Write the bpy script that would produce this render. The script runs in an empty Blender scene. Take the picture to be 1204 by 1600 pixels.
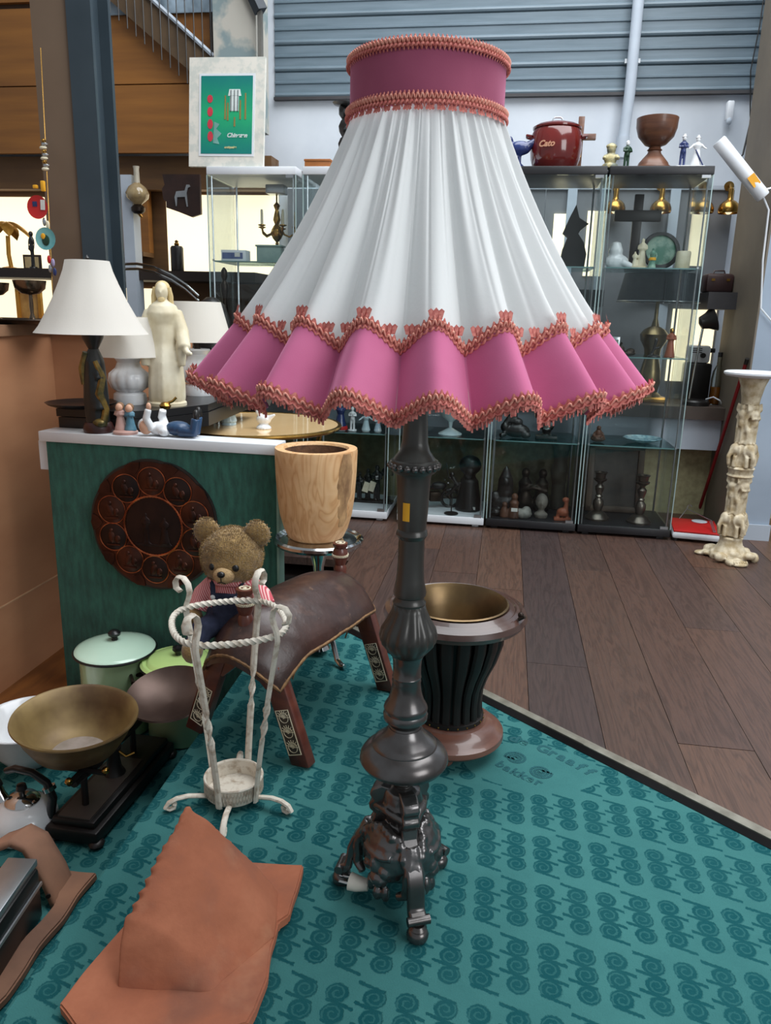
import bpy, bmesh, math, random
from mathutils import Vector, Matrix, noise
random.seed(7)
SC = bpy.context.scene
COL = SC.collection
PI = math.pi
# ------------------------------------------------------------------ camera
F_PX, PITCH, ROLL, EYE = 1200.0, math.radians(14.5), math.radians(1.5), 1.0
cam_d = bpy.data.cameras.new('camera')
cam_d.sensor_fit = 'VERTICAL'; cam_d.sensor_height = 36.0; cam_d.sensor_width = 36.0
cam_d.lens = 36.0 * F_PX / 1600.0
cam_d.clip_start = 0.02
cam = bpy.data.objects.new('camera', cam_d); COL.objects.link(cam)
cam.matrix_world = (Matrix.Translation((0, 0, EYE)) @ Matrix.Rotation(PI / 2 - PITCH, 4, 'X') @ Matrix.Rotation(ROLL, 4, 'Z'))
SC.camera = cam
# ------------------------------------------------------------------ world, daylight, exposure
w = bpy.data.worlds.new('world'); SC.world = w; w.use_nodes = True
w.node_tree.nodes['Background'].inputs[0].default_value = (0.88, 0.94, 1.0, 1)
w.node_tree.nodes['Background'].inputs[1].default_value = 0.22
SC.view_settings.view_transform = 'Standard'; SC.view_settings.look = 'None'
SC.view_settings.exposure = 0.66; SC.view_settings.gamma = 1.0
SC.view_settings.use_curve_mapping = False

def area_light(name, loc, target, sx, sy, power, color):
    d = bpy.data.lights.new(name, 'AREA'); d.shape = 'RECTANGLE'; d.size = sx; d.size_y = sy
    d.energy = power; d.color = color
    o = bpy.data.objects.new(name, d); COL.objects.link(o); o.location = loc
    o.rotation_euler = (Vector(target) - Vector(loc)).to_track_quat('-Z', 'Y').to_euler()
    return o
area_light('skylight', (1.3, 2.3, 4.1), (1.0, 2.6, 0), 3.4, 4.4, 172, (0.94, 0.975, 1.0))
area_light('shop_window', (3.0, -1.6, 2.3), (0.0, 1.8, 0.6), 2.2, 2.0, 48, (0.95, 0.98, 1.0))

# ------------------------------------------------------------------ coordinates
PHI = math.radians(8.5)           # the room stands turned against the view by this angle
CP, SP = math.cos(PHI), math.sin(PHI)
RZ = -PHI
def R(u, v, z=0.0):               # room axes (u along the back wall, v into depth) to world
    return Vector((u * CP + v * SP, -u * SP + v * CP, z))
def U(p):                         # world to room axes
    return Vector((p[0] * CP - p[1] * SP, p[0] * SP + p[1] * CP, p[2]))

# ------------------------------------------------------------------ mesh builder
class MB:
    def __init__(s): s.v = []; s.f = []; s.mi = []; s.cur = 0
    def add(s, vs, fs, M=None):
        n = len(s.v)
        s.v += [tuple(M @ Vector(v)) if M is not None else tuple(v) for v in vs]
        s.f += [tuple(i + n for i in f) for f in fs]
        return s
    def box(s, c, d, rot=None, taper=1.0):
        x, y, z = d[0] / 2, d[1] / 2, d[2] / 2; t = taper
        vs = [(-x, -y, -z), (x, -y, -z), (x, y, -z), (-x, y, -z), (-x * t, -y * t, z), (x * t, -y * t, z), (x * t, y * t, z), (-x * t, y * t, z)]
        fs = [(3, 2, 1, 0), (4, 5, 6, 7), (0, 1, 5, 4), (1, 2, 6, 5), (2, 3, 7, 6), (3, 0, 4, 7)]
        M = Matrix.Translation(c)
        if rot is not None: M = M @ rot
        return s.add(vs, fs, M)
    def bbox(s, c, d, b=0.004, rot=None):        # box with chamfered edges
        bm = bmesh.new(); bmesh.ops.create_cube(bm, size=1.0)
        for v in bm.verts: v.co = Vector((v.co.x * d[0], v.co.y * d[1], v.co.z * d[2]))
        bmesh.ops.bevel(bm, geom=bm.edges[:], offset=min(b, min(d) * .45), segments=2, affect='EDGES', profile=.5)
        bm.verts.index_update()
        M = Matrix.Translation(c)
        if rot is not None: M = M @ rot
        s.add([v.co.copy() for v in bm.verts], [[v.index for v in f.verts] for f in bm.faces], M); bm.free(); return s
    def lathe(s, prof, n=24, c=(0, 0, 0), M=None, wave=None, cap0=True, cap1=True):
        vs = []; fs = []; m = len(prof)
        for i, (r, z) in enumerate(prof):
            for k in range(n):
                a = 2 * PI * k / n
                rr = r if wave is None else wave(r, z, a)
                vs.append((rr * math.cos(a), rr * math.sin(a), z))
        for i in range(m - 1):
            for k in range(n):
                k2 = (k + 1) % n
                fs.append((i * n + k, i * n + k2, (i + 1) * n + k2, (i + 1) * n + k))
        if cap0 and prof[0][0] > 1e-5: fs.append(tuple(range(n - 1, -1, -1)))
        if cap1 and prof[-1][0] > 1e-5: fs.append(tuple((m - 1) * n + k for k in range(n)))
        T = Matrix.Translation(c)
        if M is not None: T = T @ M
        return s.add(vs, fs, T)
    def ell(s, c, r, n=12, m=8, rot=None):
        if not hasattr(r, '__len__'): r = (r, r, r)
        vs = [(0, 0, -1)]; fs = []
        for i in range(1, m):
            p = PI * i / m
            for k in range(n):
                a = 2 * PI * k / n
                vs.append((math.sin(p) * math.cos(a), math.sin(p) * math.sin(a), -math.cos(p)))
        vs.append((0, 0, 1)); e = len(vs) - 1
        for k in range(n): fs.append((0, 1 + (k + 1) % n, 1 + k))
        for i in range(m - 2):
            for k in range(n):
                k2 = (k + 1) % n; b = 1 + i * n
                fs.append((b + k, b + k2, b + n + k2, b + n + k))
        b = 1 + (m - 2) * n
        for k in range(n): fs.append((b + k, b + (k + 1) % n, e))
        M = Matrix.Translation(c)
        if rot is not None: M = M @ rot
        return s.add(vs, fs, M @ Matrix.Diagonal((r[0], r[1], r[2], 1)))
    def tube(s, pts, r, n=8, closed=False, cap=True, flat=1.0, twist=0.0, up=(0, 0, 1)):
        pts = [Vector(p) for p in pts]; m = len(pts)
        rs = r if hasattr(r, '__len__') else [r] * m
        vs = []; fs = []; N = None
        for i in range(m):
            if closed: t = pts[(i + 1) % m] - pts[i - 1]
            else: t = pts[min(i + 1, m - 1)] - pts[max(i - 1, 0)]
            if t.length < 1e-9: t = Vector((0, 0, 1))
            t.normalize()
            if N is None:
                N = Vector(up).cross(t)
                if N.length < 1e-3: N = Vector((1, 0, 0)).cross(t)
            N = (N - t * N.dot(t)); N.normalize(); B = t.cross(N)
            for k in range(n):
                a = 2 * PI * k / n + (twist * i if not isinstance(twist, list) else twist[i])
                c0, s0 = math.cos(2 * PI * k / n), math.sin(2 * PI * k / n) * flat
                tw = a - 2 * PI * k / n
                x, y = c0 * math.cos(tw) - s0 * math.sin(tw), c0 * math.sin(tw) + s0 * math.cos(tw)
                vs.append(pts[i] + (N * x + B * y) * rs[i])
        for i in range(m if closed else m - 1):
            j = (i + 1) % m
            for k in range(n):
                k2 = (k + 1) % n
                fs.append((i * n + k, i * n + k2, j * n + k2, j * n + k))
        if cap and not closed:
            fs.append(tuple(range(n - 1, -1, -1))); fs.append(tuple((m - 1) * n + k for k in range(n)))
        return s.add(vs, fs)
    def prism(s, poly, h0, h1, M=None):          # polygon in xy, extruded in z
        n = len(poly)
        vs = [(p[0], p[1], h0) for p in poly] + [(p[0], p[1], h1) for p in poly]
        fs = [tuple(range(n - 1, -1, -1)), tuple(range(n, 2 * n))] + [(i, (i + 1) % n, n + (i + 1) % n, n + i) for i in range(n)]
        return s.add(vs, fs, M)
    def grid(s, fn, nu, nv, closed_u=False):
        vs = [fn(i / (nu if closed_u else nu - 1), j / (nv - 1)) for j in range(nv) for i in range(nu)]
        fs = []
        for j in range(nv - 1):
            for i in range(nu if closed_u else nu - 1):
                i2 = (i + 1) % nu
                fs.append((j * nu + i, j * nu + i2, (j + 1) * nu + i2, (j + 1) * nu + i))
        return s.add(vs, fs)
    def mesh(s, name, mat, smooth=40):
        me = bpy.data.meshes.new(name); me.from_pydata(s.v, [], s.f); me.validate()
        bm = bmesh.new(); bm.from_mesh(me); bmesh.ops.recalc_face_normals(bm, faces=bm.faces[:]); bm.to_mesh(me); bm.free()
        if mat is not None: me.materials.append(mat)
        if smooth:
            me.polygons.foreach_set('use_smooth', [True] * len(me.polygons))
            if smooth < 180: me.set_sharp_from_angle(angle=math.radians(smooth))
        me.update(); return me

def rx(a): return Matrix.Rotation(a, 4, 'X')
def ry(a): return Matrix.Rotation(a, 4, 'Y')
def rz(a): return Matrix.Rotation(a, 4, 'Z')
def link(name, me, parent=None, loc=None, rot=None):
    o = bpy.data.objects.new(name, me); COL.objects.link(o)
    if parent is not None: o.parent = parent
    if loc is not None: o.location = loc
    if rot is not None: o.rotation_euler = rot
    return o
def part(name, mb, mat, parent, smooth=40, label=None, loc=None, rot=None):
    o = link(name, mb.mesh(name, mat, smooth), parent, loc, rot)
    if label: o['label'] = label
    return o
def tag(o, label, cat, group=None):
    o['label'] = label; o['category'] = cat
    if group: o['group'] = group
    return o
def thing(name, label, cat, loc=(0, 0, 0), rotz=0.0, group=None):
    o = bpy.data.objects.new(name, None); COL.objects.link(o); o.empty_display_size = .05
    o.location = loc; o.rotation_euler = (0, 0, rotz)
    return tag(o, label, cat, group)
def solo(name, mb, mat, label, cat, loc=(0, 0, 0), rotz=0.0, group=None, smooth=40):
    return tag(link(name, mb.mesh(name, mat, smooth), None, loc, (0, 0, rotz)), label, cat, group)
def struct(name, mb, mat, parent=None, smooth=0, loc=None, rot=None):
    o = link(name, mb.mesh(name, mat, smooth), parent, loc, rot)
    if parent is None: o['kind'] = 'structure'
    return o
GROW = 1.1905                     # the things on the lower floor were drawn a little small
def grow(*obs):
    for o in obs: o.scale = (GROW, GROW, GROW)
def remeshed(mb, name, mat, voxel, smooth_it=4, rough=0.0, rscale=30):   # fuse overlapping lumps into one skin
    me = mb.mesh(name + '_src', mat, 0)
    o = bpy.data.objects.new('tmp', me); COL.objects.link(o)
    m = o.modifiers.new('r', 'REMESH'); m.mode = 'VOXEL'; m.voxel_size = voxel; m.use_smooth_shade = True
    if smooth_it:
        q = o.modifiers.new('s', 'SMOOTH'); q.iterations = smooth_it; q.factor = .5
    dg = bpy.context.evaluated_depsgraph_get()
    nm = bpy.data.meshes.new_from_object(o.evaluated_get(dg))
    bpy.data.objects.remove(o); bpy.data.meshes.remove(me)
    nm.name = name
    if rough:
        nm.update()
        cos = [v.co + v.normal * rough * noise.noise(v.co * rscale) for v in nm.vertices]
        nm.vertices.foreach_set('co', [c for p in cos for c in p])
    nm.materials.clear(); nm.materials.append(mat)
    nm.polygons.foreach_set('use_smooth', [True] * len(nm.polygons)); nm.update()
    return nm

# ------------------------------------------------------------------ materials
def lin(c):                         # 0-255 sRGB to linear
    return tuple(((x / 255) / 12.92 if x / 255 <= .04045 else ((x / 255 + .055) / 1.055) ** 2.4) for x in c[:3]) + (1,)
class N:
    def __init__(s, name):
        s.m = bpy.data.materials.new(name); s.m.use_nodes = True
        s.t = s.m.node_tree; s.b = s.t.nodes['Principled BSDF']; s.out = s.t.nodes['Material Output']
    def n(s, typ, **kw):
        x = s.t.nodes.new(typ)
        for k, v in kw.items():
            if k.startswith('i_'): x.inputs[k[2:]].default_value = v
            else: setattr(x, k, v)
        return x
    def l(s, a, b): s.t.links.new(a, b)
    def noise(s, scale, detail=4, coord='Object', rough=.55, vec=None, dist=0):
        x = s.n('ShaderNodeTexNoise'); x.inputs['Scale'].default_value = scale; x.inputs['Detail'].default_value = detail
        x.inputs['Roughness'].default_value = rough; x.inputs['Distortion'].default_value = dist
        if vec is None:
            tc = s.n('ShaderNodeTexCoord'); vec = tc.outputs[coord]
        s.l(vec, x.inputs['Vector']); return x.outputs['Fac']
    def ramp(s, fac, stops):
        r = s.n('ShaderNodeValToRGB'); e = r.color_ramp.elements
        while len(e) < len(stops): e.new(.5)
        for q, (p, c) in zip(e, stops): q.position = p; q.color = c
        s.l(fac, r.inputs[0]); return r.outputs[0]
    def mix(s, fac, a, b, mode='MIX'):
        x = s.n('ShaderNodeMix', data_type='RGBA', blend_type=mode)
        for sock, val in ((x.inputs[0], fac), (x.inputs[6], a), (x.inputs[7], b)):
            if hasattr(val, 'is_linked'): s.l(val, sock)
            else: sock.default_value = val
        return x.outputs[2]
    def col(s, sock): s.l(sock, s.b.inputs['Base Color'])
    def bump(s, h, strength, dist=.01):
        x = s.n('ShaderNodeBump'); x.inputs['Strength'].default_value = strength; x.inputs['Distance'].default_value = dist
        s.l(h, x.inputs['Height']); s.l(x.outputs[0], s.b.inputs['Normal'])
    def math(s, op, a, b=None, c=None):
        x = s.n('ShaderNodeMath', operation=op)
        for i, v in enumerate((a, b, c)):
            if v is None: continue
            if hasattr(v, 'is_linked'): s.l(v, x.inputs[i])
            else: x.inputs[i].default_value = v
        return x.outputs[0]
CACHE = {}
def pm(name, c1, c2=None, scale=12, rough=.55, metal=0.0, bump=0.0, bscale=40, spec=.5, coat=0.0, lo=.35, hi=.65, dist=.004, stretch=None, emit=0.0, sheen=0.0):
    if name in CACHE: return CACHE[name]
    k = N(name); b = k.b
    b.inputs['Roughness'].default_value = rough; b.inputs['Metallic'].default_value = metal
    b.inputs['Specular IOR Level'].default_value = spec; b.inputs['Coat Weight'].default_value = coat
    b.inputs['Sheen Weight'].default_value = sheen
    vec = None
    if stretch is not None:
        tc = k.n('ShaderNodeTexCoord'); mp = k.n('ShaderNodeMapping'); mp.inputs['Scale'].default_value = stretch
        k.l(tc.outputs['Object'], mp.inputs[0]); vec = mp.outputs[0]
    c2 = c2 or tuple(x * .86 for x in c1)
    k.col(k.ramp(k.noise(scale, vec=vec), [(lo, lin(c1)), (hi, lin(c2))]))
    if bump: k.bump(k.noise(bscale, vec=vec), bump, dist)
    if emit:
        b.inputs['Emission Color'].default_value = lin(c1); b.inputs['Emission Strength'].default_value = emit
    CACHE[name] = k.m; return k.m
def glass(name, tint, rough=.02, refl=1.0, dens=1.0):
    if name in CACHE: return CACHE[name]
    k = N(name); t = k.n('ShaderNodeBsdfTransparent'); t.inputs[0].default_value = tint
    g = k.n('ShaderNodeBsdfGlossy'); g.inputs['Roughness'].default_value = rough; g.inputs[0].default_value = (.95, 1, 1, 1)
    fr = k.n('ShaderNodeFresnel'); fr.inputs['IOR'].default_value = 1.45
    fac = k.math('MULTIPLY', fr.outputs[0], refl)
    mx = k.n('ShaderNodeMixShader'); k.l(fac, mx.inputs[0]); k.l(t.outputs[0], mx.inputs[1]); k.l(g.outputs[0], mx.inputs[2])
    k.l(mx.outputs[0], k.out.inputs[0]); CACHE[name] = k.m; return k.m
# ================================================================== materials of the setting
def carpet_mat(name, left=False):
    k = N(name); tc = k.n('ShaderNodeTexCoord')
    nz = k.n('ShaderNodeTexNoise'); nz.inputs['Scale'].default_value = 220; nz.inputs['Detail'].default_value = 2
    k.l(tc.outputs['Object'], nz.inputs['Vector'])
    sub = k.n('ShaderNodeVectorMath', operation='SUBTRACT'); k.l(nz.outputs['Color'], sub.inputs[0]); sub.inputs[1].default_value = (.5, .5, .5)
    sc_ = k.n('ShaderNodeVectorMath', operation='SCALE'); k.l(sub.outputs[0], sc_.inputs[0]); sc_.inputs['Scale'].default_value = .0055
    ad = k.n('ShaderNodeVectorMath', operation='ADD'); k.l(tc.outputs['Object'], ad.inputs[0]); k.l(sc_.outputs[0], ad.inputs[1])
    sx = k.n('ShaderNodeSeparateXYZ'); k.l(ad.outputs[0], sx.inputs[0])
    M = k.math
    x, y = sx.outputs[0], sx.outputs[1]
    PX, PY, ROW = .107, .137, .0365
    fx = M('MULTIPLY', M('FRACT', M('DIVIDE', x, PX)), PX)
    isB = M('GREATER_THAN', fx, .0495)
    sgn = M('SUBTRACT', 1.0, M('MULTIPLY', isB, 2.0))
    cx = M('ADD', .0205, M('MULTIPLY', isB, .0575))
    xl = M('MULTIPLY', M('SUBTRACT', fx, cx), sgn)
    fy = M('MULTIPLY', M('FRACT', M('DIVIDE', y, PY)), PY)
    fyb = M('ADD', M('MULTIPLY', fy, sgn), M('MULTIPLY', isB, PY))       # B columns run upside down
    t0 = M('SUBTRACT', fyb, .0138)
    rowi = M('MINIMUM', M('MAXIMUM', M('FLOOR', M('DIVIDE', t0, ROW)), 0.0), 2.0)
    yl = M('SUBTRACT', t0, M('MULTIPLY', M('ADD', rowi, .5), ROW))
    r = M('SQRT', M('ADD', M('POWER', xl, 2.0), M('POWER', yl, 2.0)))
    th = M('DIVIDE', M('ARCTAN2', yl, xl), 2 * PI)
    disc = M('SMOOTH_MIN', 1.0, M('MAXIMUM', M('DIVIDE', M('SUBTRACT', .0192, r), .0022), 0.0), .1)
    swirl = M('FRACT', M('SUBTRACT', M('DIVIDE', r, .0088), th))
    line = M('MULTIPLY', M('LESS_THAN', swirl, .34), M('GREATER_THAN', r, .0032))
    disc = M('MULTIPLY', disc, M('SUBTRACT', 1.0, M('MULTIPLY', line, .42)))
    def tail(dy):
        ax, ay, bx, by = -.0125, -.0130, .0275, -.0250
        L2 = (bx - ax) ** 2 + (by - ay) ** 2
        px_ = M('SUBTRACT', xl, ax); py_ = M('SUBTRACT', M('ADD', yl, dy), ay)
        h = M('DIVIDE', M('ADD', M('MULTIPLY', px_, bx - ax), M('MULTIPLY', py_, by - ay)), L2)
        h = M('MINIMUM', M('MAXIMUM', h, 0.0), 1.0)
        qx = M('SUBTRACT', px_, M('MULTIPLY', h, bx - ax)); qy = M('SUBTRACT', py_, M('MULTIPLY', h, by - ay))
        d = M('SQRT', M('ADD', M('POWER', qx, 2.0), M('POWER', qy, 2.0)))
        return M('MINIMUM', M('MAXIMUM', M('DIVIDE', M('SUBTRACT', .0040, d), .0018), 0.0), 1.0)
    t_own = tail(0.0)
    t_above = M('MULTIPLY', tail(-ROW), M('LESS_THAN', rowi, 1.5))
    mask = M('MAXIMUM', disc, M('MAXIMUM', t_own, t_above))
    # the plain corner with the maker's name carries no swirls
    rx_ = M('SUBTRACT', x, LOGO_U); ry_ = M('SUBTRACT', y, LOGO_V)
    clear = M('GREATER_THAN', M('ADD', M('POWER', M('DIVIDE', rx_, .155), 2.0), M('POWER', M('DIVIDE', ry_, .095), 2.0)), 1.0)
    mask = M('MULTIPLY', mask, clear)
    wear = k.noise(9, 5, rough=.7)
    mask = M('MULTIPLY', mask, M('ADD', .72, M('MULTIPLY', wear, .45)))
    base = k.ramp(k.noise(3.2, 6, rough=.7), [(.3, lin((68, 124, 122))), (.7, lin((55, 107, 107)))])
    pile = k.noise(500, 2)
    base = k.mix(M('MULTIPLY', pile, .25), base, lin((45, 93, 95)))
    k.col(k.mix(mask, base, lin((20, 77, 82))))
    k.b.inputs['Roughness'].default_value = .95; k.b.inputs['Specular IOR Level'].default_value = .1
    k.bump(M('SUBTRACT', k.noise(420, 3), M('MULTIPLY', mask, .8)), .5, .003)
    return k.m
LOGO_U, LOGO_V = 0.115, 1.60
def plank_mat():
    k = N('dark_oak'); tc = k.n('ShaderNodeTexCoord'); oi = k.n('ShaderNodeObjectInfo')
    ad = k.n('ShaderNodeVectorMath', operation='ADD'); k.l(tc.outputs['Object'], ad.inputs[0])
    cb = k.n('ShaderNodeCombineXYZ'); k.l(k.math('MULTIPLY', oi.outputs['Random'], 37.0), cb.inputs[0]); k.l(k.math('MULTIPLY', oi.outputs['Random'], 91.0), cb.inputs[1])
    k.l(cb.outputs[0], ad.inputs[1])
    mp = k.n('ShaderNodeMapping'); mp.inputs['Scale'].default_value = (10, .75, 4); k.l(ad.outputs[0], mp.inputs[0])
    g = k.noise(1.6, 5, vec=mp.outputs[0], dist=.6)
    ring = k.math('FRACT', k.math('MULTIPLY', g, 11.0))
    ringc = k.ramp(ring, [(0.0, (.45, .42, .42, 1)), (.3, (1.0, 1.0, 1.0, 1)), (.7, (1.25, 1.2, 1.15, 1)), (1.0, (.45, .42, .42, 1))])
    tone = k.ramp(oi.outputs['Random'], [(0, lin((80, 61, 55))), (.35, lin((98, 69, 54))), (.6, lin((62, 51, 51))), (.8, lin((106, 76, 58))), (1, lin((70, 54, 49)))])
    grain = k.noise(30, 4, vec=mp.outputs[0])
    c = k.mix(k.math('MULTIPLY', grain, .55), tone, lin((44, 33, 31)))
    k.col(k.mix(.55, c, ringc, 'MULTIPLY'))
    k.b.inputs['Roughness'].default_value = .42
    k.bump(grain, .15, .002)
    return k.m
M_CARPET = carpet_mat('teal_carpet')
M_OAK = plank_mat()
M_WHITEWALL = pm('painted_wall', (214, 220, 228), (200, 207, 216), 3, .8, bump=.05)
M_SIDING = pm('siding_paint', (110, 126, 137), (94, 111, 122), 2.5, .42, stretch=(1, 1, 14))
M_GREYUNIT = pm('grey_unit', (122, 124, 128), (112, 114, 118), 4, .7)
M_DARKSHELF = pm('dark_shelf', (66, 64, 66), (52, 50, 53), 5, .55)
M_LIGHTGREY = pm('light_grey_upright', (184, 194, 206), (172, 182, 194), 4, .6)
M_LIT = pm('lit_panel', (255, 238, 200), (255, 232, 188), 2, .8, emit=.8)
M_WOODFASCIA = pm('stained_plywood', (150, 98, 42), (128, 82, 36), 2.2, .55, stretch=(.6, 1, 9))
M_WOODDARK = pm('brown_board', (110, 78, 44), (92, 64, 36), 2.5, .6, stretch=(1, 1, 8))
M_TANPANEL = pm('tan_panel', (190, 138, 102), (176, 124, 90), 2.0, .5, stretch=(1, 1, 3))
M_FLOORBROWN = pm('brown_floor', (128, 78, 34), (104, 60, 26), 5, .5, stretch=(6, 1, 1))
M_OLIVE = pm('olive_wallpaper', (176, 170, 132), (150, 144, 110), 30, .8, bump=.3, bscale=60)
M_PILLAR = pm('pillar_paint', (160, 174, 190), (146, 160, 176), 3, .7)
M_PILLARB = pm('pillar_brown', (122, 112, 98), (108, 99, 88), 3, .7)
M_STEEL = pm('slate_steel', (54, 66, 74), (44, 56, 64), 3, .45)
M_STRIP = pm('metal_strip', (150, 146, 134), (122, 118, 106), 20, .4, metal=.6)
M_BLACK = pm('black_lacquer', (16, 16, 17), (22, 22, 24), 8, .3)
M_CONC = pm('flaking_concrete', (186, 182, 172), (130, 146, 148), 5, .9, lo=.45, hi=.55)
# ================================================================== floors
# display platform with the teal carpet, a little above the left part of the floor
PE0, PE1 = U((-.447, 1.575, 0)), U((-.533, .889, 0))
edge_u = lambda v: PE0.x + (PE1.x - PE0.x) * (v - PE0.y) / (PE1.y - PE0.y)
S0, S1 = U((.269, 1.888, 0)), U((.779, 1.31, 0))
def strip_u(v): return S0.x + (S1.x - S0.x) * (v - S0.y) / (S1.y - S0.y)
def strip_v(u): return S0.y + (u - S0.x) * (S1.y - S0.y) / (S1.x - S0.x)
vb = 2.45                                       # carpet runs back to here on the left of the strip
poly = [(edge_u(.3), .3), (1.35, .3), (1.35, strip_v(1.35)), (strip_u(vb), vb), (edge_u(vb), vb)]
carp = MB().prism(poly, -.27, 0.0)
# rounded carpeted front lip along the step
o = link('floor', carp.mesh('carpet_platform', M_CARPET, 0), None, (0, 0, 0), (0, 0, RZ)); o['kind'] = 'structure'
platform = o
lip = MB().tube([(edge_u(v), v, -.006) for v in (.3, .8, 1.2, 1.6, 2.0, 2.45)], .0065, 8)
part('carpet_lip', lip, M_CARPET, platform)
LOW = -.25
low = MB().prism([(-1.37, .3), (edge_u(.3) + .02, .3), (edge_u(2.9) + .02, 2.9), (-1.37, 2.9)], LOW - .012, LOW)
struct('floor_lower_carpet', low, M_CARPET, rot=(0, 0, RZ))
struct('floor_brown', MB().prism([(-2.6, -.5), (-1.37, -.5), (-1.37, 2.95), (-2.6, 2.95)], LOW - .02, LOW - .004), M_FLOORBROWN, rot=(0, 0, RZ))
# sub-floor and oak planks
fl = struct('floor_oak', MB().prism([(edge_u(.3) + .03, -1), (4, -1), (4, 5.2), (-4, 5.2), (-4, 2.95), (edge_u(2.95) + .03, 2.95)], -.14, -.075), pm('sub_floor', (30, 24, 22)), rot=(0, 0, RZ))
def clip_poly(poly, n, d):                      # keep n.p >= d
    out = []
    for i in range(len(poly)):
        a, b = poly[i], poly[(i + 1) % len(poly)]
        da, db = n[0] * a[0] + n[1] * a[1] - d, n[0] * b[0] + n[1] * b[1] - d
        if da >= 0: out.append(a)
        if da * db < 0:
            t = da / (da - db); out.append((a[0] + (b[0] - a[0]) * t, a[1] + (b[1] - a[1]) * t))
    return out
sd = (S1 - S0).normalized(); sn = Vector((-sd.y, sd.x, 0))       # normal of the strip, pointing to the oak side
if sn.y < 0: sn = -sn
sdist = sn.x * S0.x + sn.y * S0.y
rnd = random.Random(3)
PWID = .176
ends = {0: [2.13], 3: [2.51], 1: [3.05], -1: [2.75], 2: [1.75], 4: [1.95, 3.2], 5: [2.7], -2: [2.9], -3: [3.2]}
for i in range(-14, 9):
    u0 = .115 + i * PWID; u1 = u0 + PWID
    cuts = [1.0] + ends.get(i, [1.6 + rnd.random() * 1.5]) + [4.35]
    cuts = sorted(set(cuts))
    for a, b in zip(cuts[:-1], cuts[1:]):
        q = [(u0 + .0008, a + .0008), (u1 - .0008, a + .0008), (u1 - .0008, b - .0008), (u0 + .0008, b - .0008)]
        front = clip_poly(q, (0, -1), -vb) if i >= -4 else []          # beside the carpet, up to the metal strip
        front = clip_poly(front, (sn.x, sn.y), sdist + .018) if front else front
        back = clip_poly(q, (0, 1), vb + .002 if u0 > -.66 else 2.95)   # behind the carpet
        whole = clip_poly(q, (sn.x, sn.y), sdist + .018) if u0 > strip_u(vb) + .02 else None
        for q_ in ([whole] if whole is not None else [front, back]):
            if len(q_) >= 3: part('plank', MB().prism(q_, -.02, .012 + rnd.uniform(-.0004, .0004)), M_OAK, fl, 0)
# metal edging strip between carpet and oak
ang = math.atan2(S1.y - S0.y, S1.x - S0.x)
def along(t, off, z): p = S0 + sd * t + sn * off; return (p.x, p.y, z)
ts = [-.75, -.4, -.1, .1, .33, .55, .8, 1.2]
mb = MB()
for a, b in zip(ts[:-1], ts[1:]):
    w0, w1 = rnd.uniform(-.001, .001), rnd.uniform(-.001, .001)
    vs = [along(a, -.002 + w0, .002), along(b, -.002 + w1, .002), along(b, .0 + w1, .015), along(a, .0 + w0, .015), along(a, .022, .0165), along(b, .022, .0165), along(b, .025, .012), along(a, .025, .012)]
    mb.add(vs, [(0, 1, 2, 3), (3, 2, 5, 4), (4, 5, 6, 7)])
st = struct('trim_1', mb, M_STRIP, rot=(0, 0, RZ))
part('painted_shadow', MB().add([along(-.75, -.012, .0012), along(1.2, -.012, .0012), along(1.2, -.002, .013), along(-.75, -.002, .013)], [(0, 1, 2, 3)]), M_BLACK, st, 0)  # black sheet painted in as the shadow line below the strip
# maker's name woven into the corner of the carpet
M_CDARK = pm('carpet_dark', (22, 80, 85), (28, 88, 93), 60, .95, bump=.3, bscale=400)
def text_mesh(body, size, mat, name, extrude=.0004, shear=0.0, font=None):
    c = bpy.data.curves.new(name, 'FONT'); c.body = body; c.size = size; c.extrude = extrude; c.shear = shear; c.align_x = 'CENTER'; c.offset = .0018 * (size / .05)
    t = bpy.data.objects.new('tmp', c); COL.objects.link(t)
    me = bpy.data.meshes.new_from_object(t.evaluated_get(bpy.context.evaluated_depsgraph_get()))
    bpy.data.objects.remove(t); me.name = name; me.materials.clear(); me.materials.append(mat); return me
ca = math.radians(-33)
def arc_text(body, cu, cv, size, rot, bend, step):
    n = len(body)
    for i, ch in enumerate(body):
        if ch == ' ': continue
        s = (i - (n - 1) / 2) * step
        a = rot - bend * s
        x = cu + s * math.cos(rot) - bend * s * s / 2 * -math.sin(rot); y = cv + s * math.sin(rot) - bend * s * s / 2 * math.cos(rot)
        o = link('letter', text_mesh(ch, size, M_CDARK, 'letter', .0006), platform, (x, y, .0002), (0, 0, a))
arc_text('de Graaff', LOGO_U + .045, LOGO_V + .055, .044, ca, 2.0, .0245)
arc_text('bakker', LOGO_U - .035, LOGO_V - .045, .036, ca, -2.0, .0205)
def swirl_mesh():
    pts = []
    for i in range(46):
        a = i * .36; r = .003 + .0011 * i * .46
        pts.append((r * math.cos(a), r * math.sin(a)))
    lx, ly = pts[-1]
    for i in range(1, 7): pts.append((lx + .004 * i, ly + .001 * i))
    m = MB()
    for (x0, y0), (x1, y1) in zip(pts[:-1], pts[1:]):
        d = Vector((x1 - x0, y1 - y0, 0)); d.normalize(); n_ = Vector((-d.y, d.x, 0)) * .0032
        m.add([(x0 + n_.x, y0 + n_.y, 0), (x0 - n_.x, y0 - n_.y, 0), (x1 - n_.x, y1 - n_.y, 0), (x1 + n_.x, y1 + n_.y, 0)], [(0, 1, 2, 3)])
    return m
for du, dv, a in ((-.035, .028, ca), (.02, -.018, ca + PI)):
    part('swirl', swirl_mesh(), M_CDARK, platform, 0, loc=(LOGO_U + du, LOGO_V + dv, .0007), rot=(0, 0, a))
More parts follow.
